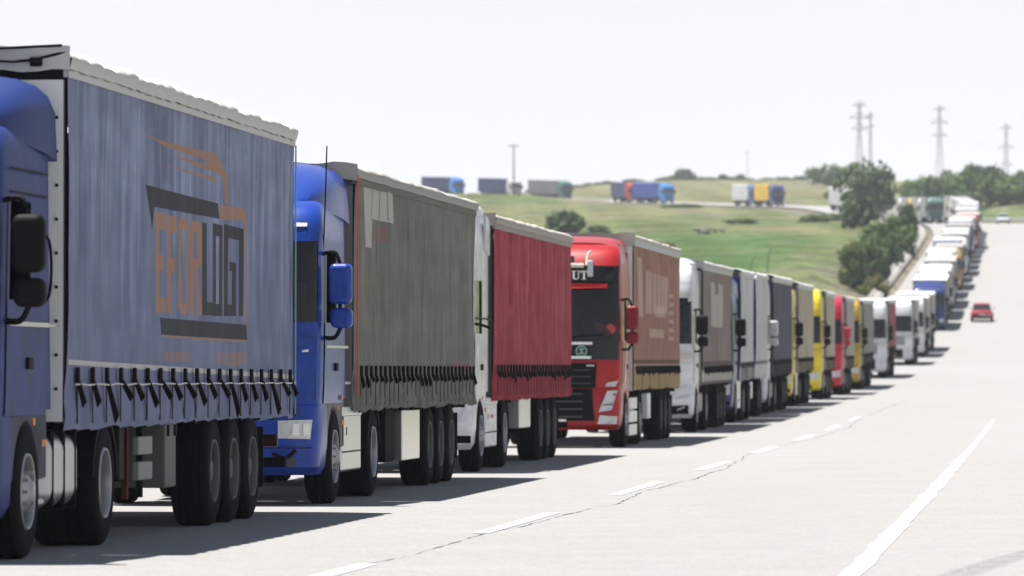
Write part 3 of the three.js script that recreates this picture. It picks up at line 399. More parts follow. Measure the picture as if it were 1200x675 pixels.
  for (const s of [1, -1]) {
    wheel(root, 'front', s, 0.515, 1.5, lod, o.rim ?? M.rim); wheel(root, 'drive', s, 0.515, -2.1, lod, o.rim ?? M.rim); for (const a of axles) wheel(root, 'trailer', s, 0.515, a, lod, M.rimDull);
    mesh('mudguard', G('mg' + s, () => { const sh = []; for (let k = 0; k <= 12; k++) { const t = 0.1 + (Math.PI - 0.2) * k / 12; sh.push([-2.1 + 0.63 * Math.cos(t), 0.52 + 0.6 * Math.sin(t) * 0.92]); } const inn = sh.map(p => [(p[0] + 2.1) * 0.95 - 2.1, (p[1] - 0.52) * 0.95 + 0.52]).reverse(); const g = extrudeX([...sh, ...inn], 0.58, 0.67); return s > 0 ? g : g.translate(-1.92, 0, 0); }), M.black, root);
    mesh('mud_flap', G('mf' + s + L, () => box(0.4, 0.6, 0.02, s * 1.05, 0.6, axles[axles.length - 1] - 0.72)), M.black, root);
  }
  if (o.skirt) { const sk = mesh('tank_cover', G('skirt' + (o.skirt === 'big'), () => merge([rbox(0.06, 0.66, 1.75, 1.2, 0.66, -0.12, 0.03), rbox(0.1, 0.12, 1.8, 1.19, 1.0, -0.12, 0.03), box(0.5, 0.5, 1.6, 0.9, 0.7, -0.12)])), o.skirtMat ?? M.alloy, root); mesh('panel_joint', G('skj', () => merge([box(0.006, 0.02, 1.72, 1.232, 0.55, -0.12), box(0.006, 0.09, 0.05, 1.232, 0.78, 0.35)])), M.darkGrey, sk); }
  else { const tk = mesh('fuel_tank', G('tank' + lod, () => lod ? rbox(0.62, 0.62, 1.5, 0.92, 0.66, -0.2, 0.16, 4) : box(0.6, 0.6, 1.5, 0.92, 0.66, -0.2)), M.tank, root); if (lod) for (const z of [0.32, -0.2, -0.72]) mesh('tank_band', G('band' + z, () => rbox(0.64, 0.64, 0.05, 0.92, 0.66, z, 0.16, 3)), M.black, tk); for (const y of lod ? [0.95, 0.62, 0.42] : [0.62]) mesh('step', G('stp' + y, () => rbox(0.28, 0.05, 0.26, 1.07, y, 0.72, 0.015)), M.steel, tk); }
  if (lod) { for (const s of [1, -1]) mesh('landing_leg', G('leg' + s, () => merge([box(0.12, 0.75, 0.12, s * 0.6, 0.75, -3.05), box(0.25, 0.04, 0.25, s * 0.6, 0.37, -3.05)])), M.chassis, root); }
  // --- body
  const curt = o.curtain;
  mesh('curtain', lod > 1 ? curtainGeo(o, lod, 1) : G(`cur${L}${H}${lod}${o.y0}`, () => curtainGeo({ ...o, seed: 3 }, lod, 1)), curt, root);
  mesh('curtain', G(`curB${L}${H}${o.y0}`, () => curtainGeo({ ...o, seed: 9 }, 0, -1)), o.curtainBack ?? curt, root);
  mesh('front_wall', G('fw' + H, () => box(2.5, H - 1.28, 0.05, 0, (H - 0.24 + 1.04) / 2, -0.03)), o.wall ?? M.greyBoard, root); mesh('header', G('hd' + H, () => box(2.5, 0.16, 0.07, 0, H - 0.16, -0.035)), o.headerMat ?? M.darkGrey, root);
  mesh('rear_door', G('rd' + L + H, () => box(2.5, H - 1.15, 0.06, 0, (H + 1.0) / 2, -L + 0.03)), M.greyBoard, root);
  mesh('roof_tarp', lod > 1 ? roofGeo(o, H, lod) : G(`roof${L}${H}${lod}`, () => roofGeo(o, H, lod)), o.roof ?? std(lin(0.6, 0.6, 0.58), 0.85), root);
  if (lod) mesh('top_rail', G('rail' + L + H, () => merge([1, -1].map(s => box(0.05, 0.12, L - 0.02, s * 1.27, H - 0.16, -L / 2)))), o.railMat ?? M.steel, root);
  for (const [s, e] of [[1, 0], [-1, 0], [1, 1], [-1, 1]]) mesh('corner_post', G('post' + L + H + s + e, () => box(0.09, H - 1.15, 0.09, s * 1.215, (H + 1.0) / 2 - 0.05, e ? -L + 0.11 : -0.11)), M.darkGrey, root);
  if (lod > 1) {
    const step = o.strapStep ?? 0.72, y = (o.hem ?? 1.48) + (o.strapUp ?? 0); let k = 0;
    for (let z = -0.35; z > -L + 0.1; z -= step, k++) { const s = mesh('strap', strapGeo((k * 7 + (k * k >> 2) + (o.seed ?? 0)) % 7, o.tail ?? 1), M.black, root); s.position.set(1.275, y, z); s.rotation.x = 0.16 * (hash2(k, o.seed ?? 0, 3) - 0.5); mesh('buckle', buckleGeo(), M.black, s); }
  } else if (lod) { const p = G('straps' + L + o.y0, () => { const q = []; for (let z = -0.3; z > -L + 0.1; z -= 0.55) q.push(box(0.012, 0.46, 0.05, 1.295, 1.28, z), box(0.02, 0.1, 0.08, 1.3, 1.42, z)); return merge(q); }); mesh('strap_row', p, M.black, root).userData.kind = 'stuff'; }
  if (lod > 1) mesh('front_flap', gridMesh(20, 4, (u, v) => [lerp(-1.3, 1.31, u), H + 0.02 - v * 0.19 + 0.015 * Math.sin(u * 31 + (o.seed ?? 0)), 0.05 + 0.025 * Math.sin(u * 23 + v)]), o.roof, root);
  if (o.extras) o.extras(root, cab);
  place(root, o.Z, o.lat ?? 0); return root;
}
function place(root, Z, lat, back = 9.5, front = 1.5) {
  const A = new THREE.Vector3(...lane(Z - front, lat - 1.285)), B = new THREE.Vector3(...lane(Z + back, lat - 1.285)), f = A.clone().sub(B).normalize(), x = new THREE.Vector3(0, 1, 0).cross(f).normalize(), y = f.clone().cross(x), l = A.distanceTo(B);
  root.quaternion.setFromRotationMatrix(new THREE.Matrix4().makeBasis(x, y, f)); root.position.copy(B).addScaledVector(f, l * back / (back + front)); root.position.y += 0.002;
}

// ---------------------------------------------------------------- the five nearest lorries
const cloth = c => std(lin(...c), 0.88);
buildTruck({
  ...T1, lod: 2, seed: 3, H: 4.0, style: 'tall', cabRough: 0.55, cab: [0.012, 0.036, 0.2], wing: [0.075, 0.08, 0.11], curtain: tarp([0.92, 0.92, 0.93], texT1), curtainBack: tarp([0.14, 0.15, 0.3]), openWindow: true, fairingRough: 0.62, fairingColor: [0.012, 0.036, 0.2], wall: M.whitePaint, headerMat: M.black, roof: cloth([0.56, 0.55, 0.52]), lump: 0.05, bow: 0.55, drop: 0.15, strapStep: 0.715, hem: 1.46, strapUp: 0, loose: 1, ripple: 0.012, rim: M.rim,
  label: 'blue lorry with faded blue curtain trailer reading EFORLOG in orange and black',
  extras(root) {
    for (let y = 1.3; y < 3.6; y += 0.27) mesh('rivet', G('rivet', () => cylZ(0.014, 0.02, 1.2, 0, 0, 8)), M.black, root).position.y = y;
    mesh('customs_cord', tube(Array.from({ length: 40 }, (_, k) => [1.335, 1.335 + 0.005 * Math.sin(k * 2.3), -0.1 - k * 13.4 / 39]), 0.007, 160, 5), M.cord, root);
    mesh('roof_cord', merge([tube([[-1.2, 3.95, 0.1], [-0.4, 3.9, 0.14], [0.5, 3.99, 0.1], [1.25, 4.03, 0.06]], 0.012), tube([[-1.0, 3.86, 0.12], [0.1, 3.97, 0.14], [0.9, 3.9, 0.1], [1.28, 3.98, 0.02]], 0.012)]), M.black, root);
    mesh('roof_grommet', merge([0.15, 0.6, 1.05].map((x, k) => rbox(0.1, 0.08, 0.04, x, 3.9 + 0.03 * (k % 2), 0.1, 0.015))), M.black, root);
    const tb = mesh('toolbox', rbox(0.55, 0.62, 0.62, 0.98, 0.72, -5.6, 0.02), std(lin(0.13, 0.128, 0.12), 0.6), root); mesh('latch', merge([box(0.02, 0.1, 0.05, 1.265, 0.92, -5.4), box(0.02, 0.1, 0.05, 1.265, 0.92, -5.8)]), M.black, tb);
    for (const y of [0.58, 0.8]) mesh('pallet_stop', rbox(0.06, 0.16, 0.75, 1.2, y, -4.35, 0.015), std(lin(0.26, 0.26, 0.25), 0.6), root);
    mesh('stop_bracket', box(0.05, 0.75, 0.07, 1.15, 0.72, -4.5), M.chassis, root); mesh('fire_extinguisher_case', rbox(0.4, 0.5, 0.3, 0.95, 0.75, -3.55, 0.03), M.black, root);
    mesh('spare_wheel', tyreGeo(0.3, 1), M.rubber, root).position.set(0.75, 0.62, -12.2);
    mesh('red_brace', box(0.05, 0.8, 0.09, 0.98, 0.72, -4.75), std(lin(0.16, 0.035, 0.03), 0.7), root);
    mesh('body_trim', merge([box(0.012, 0.035, 1.65, 1.257, 1.8, 1.5), box(0.012, 0.02, 0.55, 1.237, 1.8, 0.38)]), M.alloy, root);
    mesh('seam', merge([box(0.006, 0.014, 1.6, 1.246, 2.98, 1.45), box(0.006, 0.014, 1.6, 1.246, 2.8, 1.45)]), M.black, root);
    mesh('grab_handle', tube([[1.24, 2.5, 0.9], [1.29, 2.48, 0.9], [1.29, 2.0, 0.9], [1.24, 1.98, 0.9]], 0.012), M.black, root);
    mesh('tail_lamp', rbox(0.4, 0.13, 0.06, 0.95, 0.74, -13.5, 0.02), std(lin(0.04, 0.006, 0.006), 0.4), root); mesh('edge_strip', box(0.014, 2.78, 0.02, 1.3, 2.4, -13.73), std(lin(0.25, 0.42, 0.38), 0.7), root);
  }
});
const LUTsign = canvasTex(512, 64, (x, w, h) => { x.fillStyle = '#0c0c0d'; x.fillRect(0, 0, w, h); x.fillStyle = '#d9d9d6'; x.font = 'bold 58px serif'; x.textBaseline = 'middle'; x.textAlign = 'left'; x.fillText('LUT', w * 0.595, h * 0.54); });
const emblem = canvasTex(128, 128, (x, w) => { x.fillStyle = '#10201c'; x.fillRect(0, 0, w, w); x.strokeStyle = '#8fb7a6'; x.lineWidth = 12; x.beginPath(); x.arc(64, 64, 54, 0, 7); x.stroke(); x.fillStyle = '#b9cfc4'; x.fillRect(36, 40, 11, 46); x.fillRect(80, 40, 11, 46); x.fillRect(58, 52, 11, 22); });
buildTruck({
  ...T2, lod: 2, seed: 11, H: 3.78, style: 'tall', cab: [0.01, 0.055, 0.37], mirror: [0.01, 0.055, 0.37], curtain: tarp([0.86, 0.86, 0.84], texT2), curtainBack: tarp([0.13, 0.125, 0.115]), roof: cloth([0.36, 0.35, 0.32]), lump: 0.03, bow: 0.3, strapStep: 0.47, hem: 1.5, loose: 1.5, ripple: 0.02, tail: 0.4, skirt: 'big', railMat: cloth([0.16, 0.155, 0.14]), wall: std(lin(0.17, 0.165, 0.155), 0.8), wing: [0.2, 0.2, 0.2], openWindow: true,
  label: 'bright blue lorry with blue mirrors and a dusty grey curtain trailer with pale patches',
  face({ root, patch }) {
    const g = patch('grille', rectPts(-0.85, 0.85, 1.15, 1.85), M.black, 0.012); for (let y = 1.22; y < 1.82; y += 0.12) patch('grille_bar', rectPts(-0.8, 0.8, y, y + 0.045), paint([0.01, 0.055, 0.37]), 0.03, 0.004, g);
    patch('trim_strip', rectPts(0.3, 1.12, 1.66, 1.69), M.alloy, 0.03);
    for (const s of [-1, 1]) { const c = patch('corner_panel', s > 0 ? [[0.86, 1.13], [1.2, 1.13], [1.21, 1.8], [0.92, 1.84]] : [[-1.2, 1.13], [-0.86, 1.13], [-0.92, 1.84], [-1.21, 1.8]], paint([0.01, 0.055, 0.37]), 0.05); patch('air_slot', s > 0 ? rectPts(0.7, 1.0, 0.98, 1.06) : rectPts(-1.0, -0.7, 0.98, 1.06), M.black, 0.012);
      const h = patch('headlight', s > 0 ? [[0.8, 0.73], [1.14, 0.72], [1.16, 0.93], [0.8, 0.92]] : [[-1.14, 0.72], [-0.8, 0.73], [-0.8, 0.92], [-1.16, 0.93]], M.lamp, 0.02); for (const x of [0.85, 0.96, 1.07]) patch('reflector', s > 0 ? rectPts(x, x + 0.07, 0.76, 0.89) : rectPts(-x - 0.07, -x, 0.76, 0.89), M.alloy, 0.028, 0.004, h);
      patch('fog_lamp', s > 0 ? rectPts(0.8, 0.98, 0.42, 0.52) : rectPts(-0.98, -0.8, 0.42, 0.52), M.darkGrey, 0.012); }
    patch('number_plate', rectPts(-0.26, 0.26, 0.5, 0.62), M.plate, 0.02); patch('bumper_seam', rectPts(-1.15, 1.15, 0.62, 0.635), M.black, 0.006); patch('roof_sticker', rectPts(0.94, 1.07, 3.02, 3.06), M.plate, 0.01);
  },
  extras(root) {
    mesh('antenna', tube([[1.22, 2.65, 2.4], [1.24, 3.2, 2.38], [1.25, 3.9, 2.3]], 0.008, 12, 5), M.black, root);
    mesh('orange_strap', box(0.014, 2.5, 0.03, 1.31, 2.42, -0.02), std(lin(0.75, 0.1, 0.05), 0.7), root);
    const bx = mesh('pallet_box', rbox(0.5, 0.62, 1.9, 1.0, 0.67, -6.0, 0.015), std(lin(0.62, 0.61, 0.58), 0.22, { metalness: 0.95 }), root);
    mesh('box_frame', box(0.46, 0.66, 0.9, 0.95, 0.69, -4.3), M.chassis, root); mesh('coupling', tube([[0.75, 0.56, 2.9], [0.9, 0.52, 3.02], [1.0, 0.6, 2.96]], 0.022), M.black, root);
    mesh('panel_line', merge([box(0.01, 0.03, 1.9, 1.256, 1.72, 1.4), box(0.01, 0.03, 0.5, 1.24, 1.32, 0.35)]), M.alloy, root); mesh('cab_reflector', box(0.01, 0.05, 0.12, 1.244, 1.16, 0.9), M.redReflector, root);
  }
});
buildTruck({
  ...T3, lod: 2, seed: 19, H: 3.75, style: 'high', deflector: true, cab: [0.72, 0.73, 0.75], noMirror: true, curtain: tarp([0.84, 0.8, 0.8], texT3), curtainBack: tarp([0.4, 0.03, 0.06]), roof: cloth([0.4, 0.37, 0.33]), lump: 0.03, bow: 0.34, strapStep: 0.5, tail: 0.4, hem: 1.52, loose: 0.9, ripple: 0.012, skirt: 'big', skirtMat: paint([0.7, 0.71, 0.73]), railMat: cloth([0.33, 0.3, 0.27]), wall: M.darkGrey,
  label: 'white lorry with a faded crimson curtain trailer behind the dusty grey trailer',
  extras(root) { mesh('arm_stub', tube([[1.2, 2.12, 2.35], [1.34, 2.1, 2.4], [1.46, 2.06, 2.42]], 0.02), M.black, root); mesh('roof_wing', extrudeX([[0.9, 3.2], [0.3, 3.14], [0.26, 3.62], [0.85, 3.7]], 0.05, 1.2, 0.015), paint([0.72, 0.73, 0.75]), root); mesh('side_locker', rbox(0.4, 0.5, 1.8, 1.05, 0.8, -5.4, 0.02), M.alloy, root); mesh('marker_plate', box(0.01, 0.05, 0.16, 1.25, 0.78, -0.2), M.redReflector, root); mesh('cab_seam', merge([box(0.008, 0.02, 1.9, 1.25, 2.2, 1.45), box(0.05, 0.03, 0.5, 1.225, 2.2, 0.38)]), M.black, root); }
});
buildTruck({
  ...T4, lod: 2, seed: 23, H: 4.0, style: 'high', cab: [0.42, 0.012, 0.015], mirror: [0.24, 0.006, 0.012], curtain: tarp([0.85, 0.8, 0.78], texT4), curtainBack: tarp([0.35, 0.2, 0.15]), roof: cloth([0.5, 0.46, 0.42]), lump: 0.02, drop: 0.1, strapStep: 0.55, tail: 0.2, hem: 1.5, loose: 0.5, ripple: 0.01, wall: M.whitePaint, headerMat: cloth([0.55, 0.53, 0.5]), darkRows: [2, 6, 7], fairingColor: [0.5, 0.05, 0.02],
  label: 'red lorry with LUT sign above its windscreen and a brownish pink curtain trailer',
  face({ root, patch, cab, bumper }) {
    const sg = mesh('sign_board', G('lut', () => frontPatch(cab, rectPts(-1.12, 1.12, 3.06, 3.32), 0.03, 0.02)), M.blackGloss, root);
    const fl = new THREE.PlaneGeometry(1.9, 0.24, 24, 1).translate(0, 3.19, 0), fp = fl.attributes.position; for (let k = 0; k < fp.count; k++) fp.setZ(k, cab.frontZ(3.19, fp.getX(k)) + 0.075 + (3.19 - fp.getY(k)) * 0.2); fl.computeVertexNormals(); mesh('lettering', fl, std(0xffffff, 0.5, { map: LUTsign }), sg);
    patch('visor_strip', rectPts(-1.0, 0.98, 2.94, 3.03), paint([0.6, 0.02, 0.02]), 0.05, 0.03);
    const gr = patch('grille', [[-0.76, 0.5], [0.76, 0.5], [0.72, 1.09], [-0.72, 1.09]], M.black, 0.03); const gu = patch('upper_grille', [[-0.78, 1.11], [0.78, 1.11], [0.8, 1.56], [-0.8, 1.56]], M.black, 0.03);
    for (let y = 0.56; y < 1.06; y += 0.14) patch('grille_bar', rectPts(-0.7, 0.55, y, y + 0.03), M.darkGrey, 0.045, 0.004, gr); for (let y = 1.18; y < 1.5; y += 0.12) patch('grille_bar', rectPts(-0.7, 0.7, y, y + 0.02), M.darkGrey, 0.04, 0.004, gu);
    for (const s of [-1, 1]) { const f = pts => s > 0 ? pts : pts.map(p => [-p[0], p[1]]).reverse(); const h = patch('headlight', f([[0.84, 0.66], [1.08, 0.7], [1.18, 1.06], [1.0, 1.05]]), M.lamp, 0.03); patch('fog_lamp', f([[0.82, 0.44], [1.16, 0.44], [1.18, 0.58], [0.86, 0.6]]), M.lamp, 0.03); patch('lamp_blade', f([[0.96, 1.13], [1.14, 1.13], [1.2, 1.24], [1.0, 1.2]]), paint([0.75, 0.75, 0.76]), 0.03);
      const fr = mesh('lens_divider', frontPatch(bumper, f([[0.92, 0.78], [1.1, 0.8], [1.105, 0.815], [0.925, 0.795]]), 0.045), M.black, h); }
    patch('trim_strip', rectPts(0.25, 0.72, 1.9, 1.95), M.whitePaint, 0.04); patch('trim_strip', rectPts(-0.3, 0.7, 1.64, 1.69), M.whitePaint, 0.04);
    const em = mesh('emblem', new THREE.CylinderGeometry(0.11, 0.11, 0.02, 24).rotateX(Math.PI / 2), std(0xffffff, 0.4, { map: emblem }), root); em.position.set(0.52, 1.78, cab.frontZ(1.78, 0.52) + 0.01);
    patch('number_plate', rectPts(-0.3, 0.24, 0.42, 0.53), M.plate, 0.05); patch('badge', rectPts(0.62, 0.76, 1.5, 1.53), M.alloy, 0.05);
    mesh('pennant', extrudeX([[0, 0], [0.02, 0], [0.02, 0.01], [0, 0.01]], 0.01, 0.5), M.black, root).position.set(0, 2.85, 2.5);
    const heart = new THREE.Shape(); heart.moveTo(-0.04, -0.13); heart.bezierCurveTo(-0.2, -0.04, -0.25, 0.14, -0.12, 0.12); heart.lineTo(-0.02, 0.03); heart.lineTo(0.1, 0.09); heart.lineTo(0.2, 0.02); heart.bezierCurveTo(0.2, -0.1, 0.1, -0.14, -0.04, -0.13);
    mesh('windscreen_sticker', new THREE.ExtrudeGeometry(heart, { depth: 0.01, bevelEnabled: false }), std(lin(0.4, 0.07, 0.06), 0.8), root).position.set(0.95, 2.2, cab.frontZ(2.2, 0.95) - 0.03);
    mesh('roof_light_bar', merge([tube([[-1.1, 3.36, 2.72], [0, 3.36, 2.8], [0.55, 3.36, 2.74]], 0.04), tube([[0.6, 3.36, 2.7], [0.62, 3.58, 2.56], [0.66, 3.62, 2.5]], 0.025)]), paint([0.72, 0.68, 0.6]), root); mesh('work_lamp', rbox(0.1, 0.3, 0.08, 0.68, 3.3, 2.8, 0.02), M.lamp, root); mesh('roof_window', frontPatch(cab, rectPts(-0.9, 0.35, 3.42, 3.54), 0.01), M.darkGlass, root);
    mesh('wiper', merge([bar([-0.7, 2.02, cab.frontZ(2.02, 0.7) + 0.03], [0.1, 2.1, cab.frontZ(2.1, 0.1) + 0.03], 0.02), bar([0.1, 2.02, cab.frontZ(2.02, 0.1) + 0.03], [0.95, 2.1, cab.frontZ(2.1, 0.95) + 0.03], 0.02)]), M.black, root);
  },
  extras(root) { mesh('chrome_skirt', merge([0.3, 0.55, 0.8].map(y => rbox(0.05, 0.22, 1.9, 1.24, y, -0.15, 0.02))), M.alloy, root); mesh('side_locker', rbox(0.4, 0.5, 0.9, 1.05, 0.72, -4.6, 0.02), M.whitePaint, root); mesh('side_stripe', extrudeX([[2.1, 1.2], [1.9, 1.2], [1.1, 2.2], [1.2, 2.2]], 0.006, 1.255), M.whitePaint, root); }
});
buildTruck({
  ...T5, lod: 2, seed: 31, H: 3.88, style: 'high', cab: [0.74, 0.75, 0.77], curtain: tarp([0.88, 0.87, 0.86], texT5), curtainBack: tarp([0.2, 0.17, 0.155]), roof: cloth([0.45, 0.43, 0.41]), strapStep: 0.6, tail: 0.2, hem: 1.45, loose: 0.5, visor: true,
  label: 'white lorry with black mirrors and a taupe curtain trailer behind the red cab',
  face({ root, patch }) {
    patch('grille', [[-0.8, 1.15], [0.8, 1.15], [0.9, 1.7], [-0.9, 1.7]], M.black, 0.02); patch('lower_grille', rectPts(-0.6, 0.6, 0.5, 1.05), M.black, 0.02);
    for (const s of [-1, 1]) { const f = pts => s > 0 ? pts : pts.map(p => [-p[0], p[1]]).reverse(); patch('headlight', f([[0.7, 0.74], [1.14, 0.8], [1.2, 1.06], [0.96, 1.0]]), M.lamp, 0.02); patch('air_intake', f([[0.66, 0.42], [1.14, 0.42], [1.14, 0.62], [0.72, 0.6]]), M.black, 0.02); }
    patch('visor_lamp', rectPts(0.72, 0.9, 2.93, 2.99), M.whitePaint, 0.13); patch('number_plate', rectPts(-0.26, 0.26, 0.4, 0.5), M.plate, 0.03);
  }
});

// ---------------------------------------------------------------- the queue behind them, down into the dip
const T = (Z, cab, cur, label, extra = {}) => buildTruck({ Z, lod: 1, cab, curtain: tarp(cur, plainTex[Math.round(Z) % 3]), label, ...extra });
T(145, [0.03, 0.05, 0.16], [0.62, 0.62, 0.6], 'dark blue lorry with two pale grey boxes, drawing a short trailer', {
  L: 6.7, H: 3.9, axles: [-4.9], wall: paint([0.02, 0.06, 0.3]), lat: 0, skirt: 'big',
  extras(root) {
    const o = { L: 6.7, y0: 1.05, y1: 3.76, seed: 5 }, z = -7.6, c = tarp([0.62, 0.62, 0.6], plainTex[0]);
    for (const s of [1, -1]) { mesh('second_curtain', G('c2' + s, () => curtainGeo(o, 1, s)), c, root).position.z = z; for (const a of [-9.9, -11.2]) wheel(root, 'trailer', s, 0.515, a, 1, M.rimDull); }
    mesh('second_roof', G('r2', () => roofGeo(o, 3.9, 1)), cloth([0.55, 0.54, 0.5]), root).position.z = z; mesh('second_wall', G('w2', () => merge([box(2.5, 2.75, 0.05, 0, 2.42, -0.05), box(2.5, 2.75, 0.05, 0, 2.42, -6.65)])), paint([0.02, 0.06, 0.3]), root).position.z = z; mesh('drawbar', box(0.15, 0.15, 8.4, 0, 0.8, -9.6), M.chassis, root);
    const bx = mesh('locker', rbox(0.4, 0.45, 0.8, 1.05, 0.75, -6.2, 0.02), M.alloy, root);
  }
});
T(162.2, [0.7, 0.71, 0.72], [0.075, 0.085, 0.115], 'white lorry with slate grey curtain trailer and a pale lower band', { H: 3.95, L: 12.2, wall: paint([0.03, 0.05, 0.14]), mirror: [0.7, 0.71, 0.72], style: 'high' });
T(178.6, [0.78, 0.55, 0.03], [0.5, 0.42, 0.31], 'yellow lorry with beige trailer standing behind the slate grey trailer', { H: 3.9, L: 12, skirt: 'big', skirtMat: paint([0.7, 0.6, 0.2]) });
T(201.2, [0.85, 0.66, 0.02], [0.5, 0.43, 0.34], 'lemon yellow lorry with black mirrors and beige trailer, ahead of the red one', { L: 9, H: 3.85, style: 'high' });
T(221.6, [0.6, 0.02, 0.06], [0.46, 0.4, 0.36], 'crimson lorry with pinkish grey trailer between two yellow lorries', { L: 9.6, H: 3.85, style: 'high', mirror: [0.5, 0.02, 0.05] });
T(242.5, [0.5, 0.33, 0.03], [0.3, 0.29, 0.27], 'ochre yellow lorry with a grey trailer behind the crimson lorry', { L: 14.5, H: 3.85, style: 'high' });
T(282, [0.72, 0.73, 0.74], [0.33, 0.08, 0.1], 'white lorry with a dull red trailer at the bottom of the dip', { H: 3.9, style: 'high' });
T(336, [0.74, 0.75, 0.76], [0.5, 0.47, 0.44], 'white lorry with grey trailer, first of the white pair in the dip', { H: 3.9, style: 'high' });
T(368, [0.76, 0.77, 0.78], [0.52, 0.47, 0.42], 'white lorry with beige trailer, just ahead of the blue cab on the hill', { H: 3.85, style: 'high' });
T(386.5, [0.5, 0.5, 0.5], [0.5, 0.46, 0.4], 'grey lorry half hidden behind the white pair at the foot of the hill', { H: 3.9 });
T(442, [0.012, 0.035, 0.18], [0.4, 0.36, 0.34], 'blue lorry standing at the foot of the hill beside the red car', { H: 3.85, style: 'tall' });

// ---------------------------------------------------------------- the queue climbing the hill and round the bend
const hillRoof = [[0.4, 0.395, 0.39], [0.31, 0.3, 0.29], [0.36, 0.355, 0.34], [0.27, 0.255, 0.24]].map(c => std(lin(...c), 0.8));
{
  const cabs = { white: [0.72, 0.73, 0.74], grey: [0.4, 0.42, 0.45], blue: [0.05, 0.12, 0.4], red: [0.5, 0.04, 0.05], ochre: [0.42, 0.26, 0.06], green: [0.1, 0.22, 0.2], navy: [0.03, 0.06, 0.2] };
  const curs = { white: [0.62, 0.62, 0.6], beige: [0.48, 0.44, 0.38], grey: [0.34, 0.34, 0.34], 'dark grey': [0.16, 0.17, 0.19], blue: [0.14, 0.18, 0.34], brown: [0.3, 0.22, 0.16] };
  const seq = [['white', 'beige'], ['grey', 'grey'], ['white', 'white'], ['ochre', 'brown'], ['navy', 'blue'], ['white', 'white'], ['grey', 'dark grey'], ['blue', 'blue'], ['navy', 'dark grey'], ['white', 'white'], ['red', 'beige'], ['white', 'grey'], ['white', 'white'], ['blue', 'white'], ['white', 'beige'], ['white', 'white'], ['grey', 'white'], ['white', 'white']];
  const r = rng(77); let Z = 461.5, k = 0; const seen = {};
  while (Z < 795) {
    const [a, b] = seq[k % seq.length], label = `${a} lorry with ${b} trailer and pale roof queueing up the hill`;
    buildTruck({ Z, lod: 0, style: k % 2 ? 'tall' : 'high', cab: cabs[a], curtain: tarp(curs[b], plainTex[k % 3]), roof: hillRoof[k % 4], H: 3.85 + 0.1 * (k % 3) / 2, lat: (r() - 0.5) * 0.5, label, group: 'lorries queueing up the hill' });
    Z += 17.6 + r() * 0.9; k++;
  }
  const bend = [[852, 'green', 'grey', 'teal green lorry with grey trailer standing in the bend'], [872, 'white', 'beige', 'white lorry with beige trailer in the bend, behind the teal green cab'], [892, 'yellow', 'white', 'yellow lorry with white trailer in the bend beside the big tree'], [912, 'white', 'white', 'white lorry with white trailer half behind the big tree'], [932, 'white', 'grey', 'white lorry with grey trailer hidden behind the big tree']];
  for (const [z, a, b, label] of bend) buildTruck({ Z: z, lod: 0, style: 'high', cab: cabs[a] ?? [0.8, 0.55, 0.05], curtain: tarp(curs[b], plainTex[0]), roof: hillRoof[0], H: 4, label: label.replace('green cab', 'teal green cab').replace('teal teal', 'teal') });
  const far = [[986, 'white', [0.62, 0.62, 0.62], 'white lorry with pale trailer showing left of the big tree'], [1062, 'navy', [0.8, 0.52, 0.06], 'navy lorry with an orange yellow trailer on the far road'], [1081, 'blue', [0.7, 0.72, 0.74], 'blue lorry with white trailer right behind the yellow trailer on the far road'], [1141, [0.05, 0.3, 0.75], [0.05, 0.1, 0.4], 'light blue lorry with royal blue trailer alone on the far road'], [1158, 'red', [0.1, 0.1, 0.22], 'short dark red lorry behind the royal blue trailer on the far road'], [1189, 'green', [0.26, 0.26, 0.28], 'dark green lorry with grey trailer on the far ridge'], [1211, 'white', [0.045, 0.065, 0.17], 'white lorry with navy trailer beside the utility pole'], [1236, [0.05, 0.25, 0.7], [0.04, 0.06, 0.14], 'sky blue lorry with navy trailer, farthest along the ridge road']];
  for (const [z, a, c, label] of far) buildTruck({ Z: z, lod: 0, style: 'high', cab: cabs[a] ?? a, curtain: tarp(c, plainTex[1]), roof: tarp(c), H: 4, L: label.startsWith('short') ? 7 : 13.6, axles: label.startsWith('short') ? [-5] : undefined, label });
}

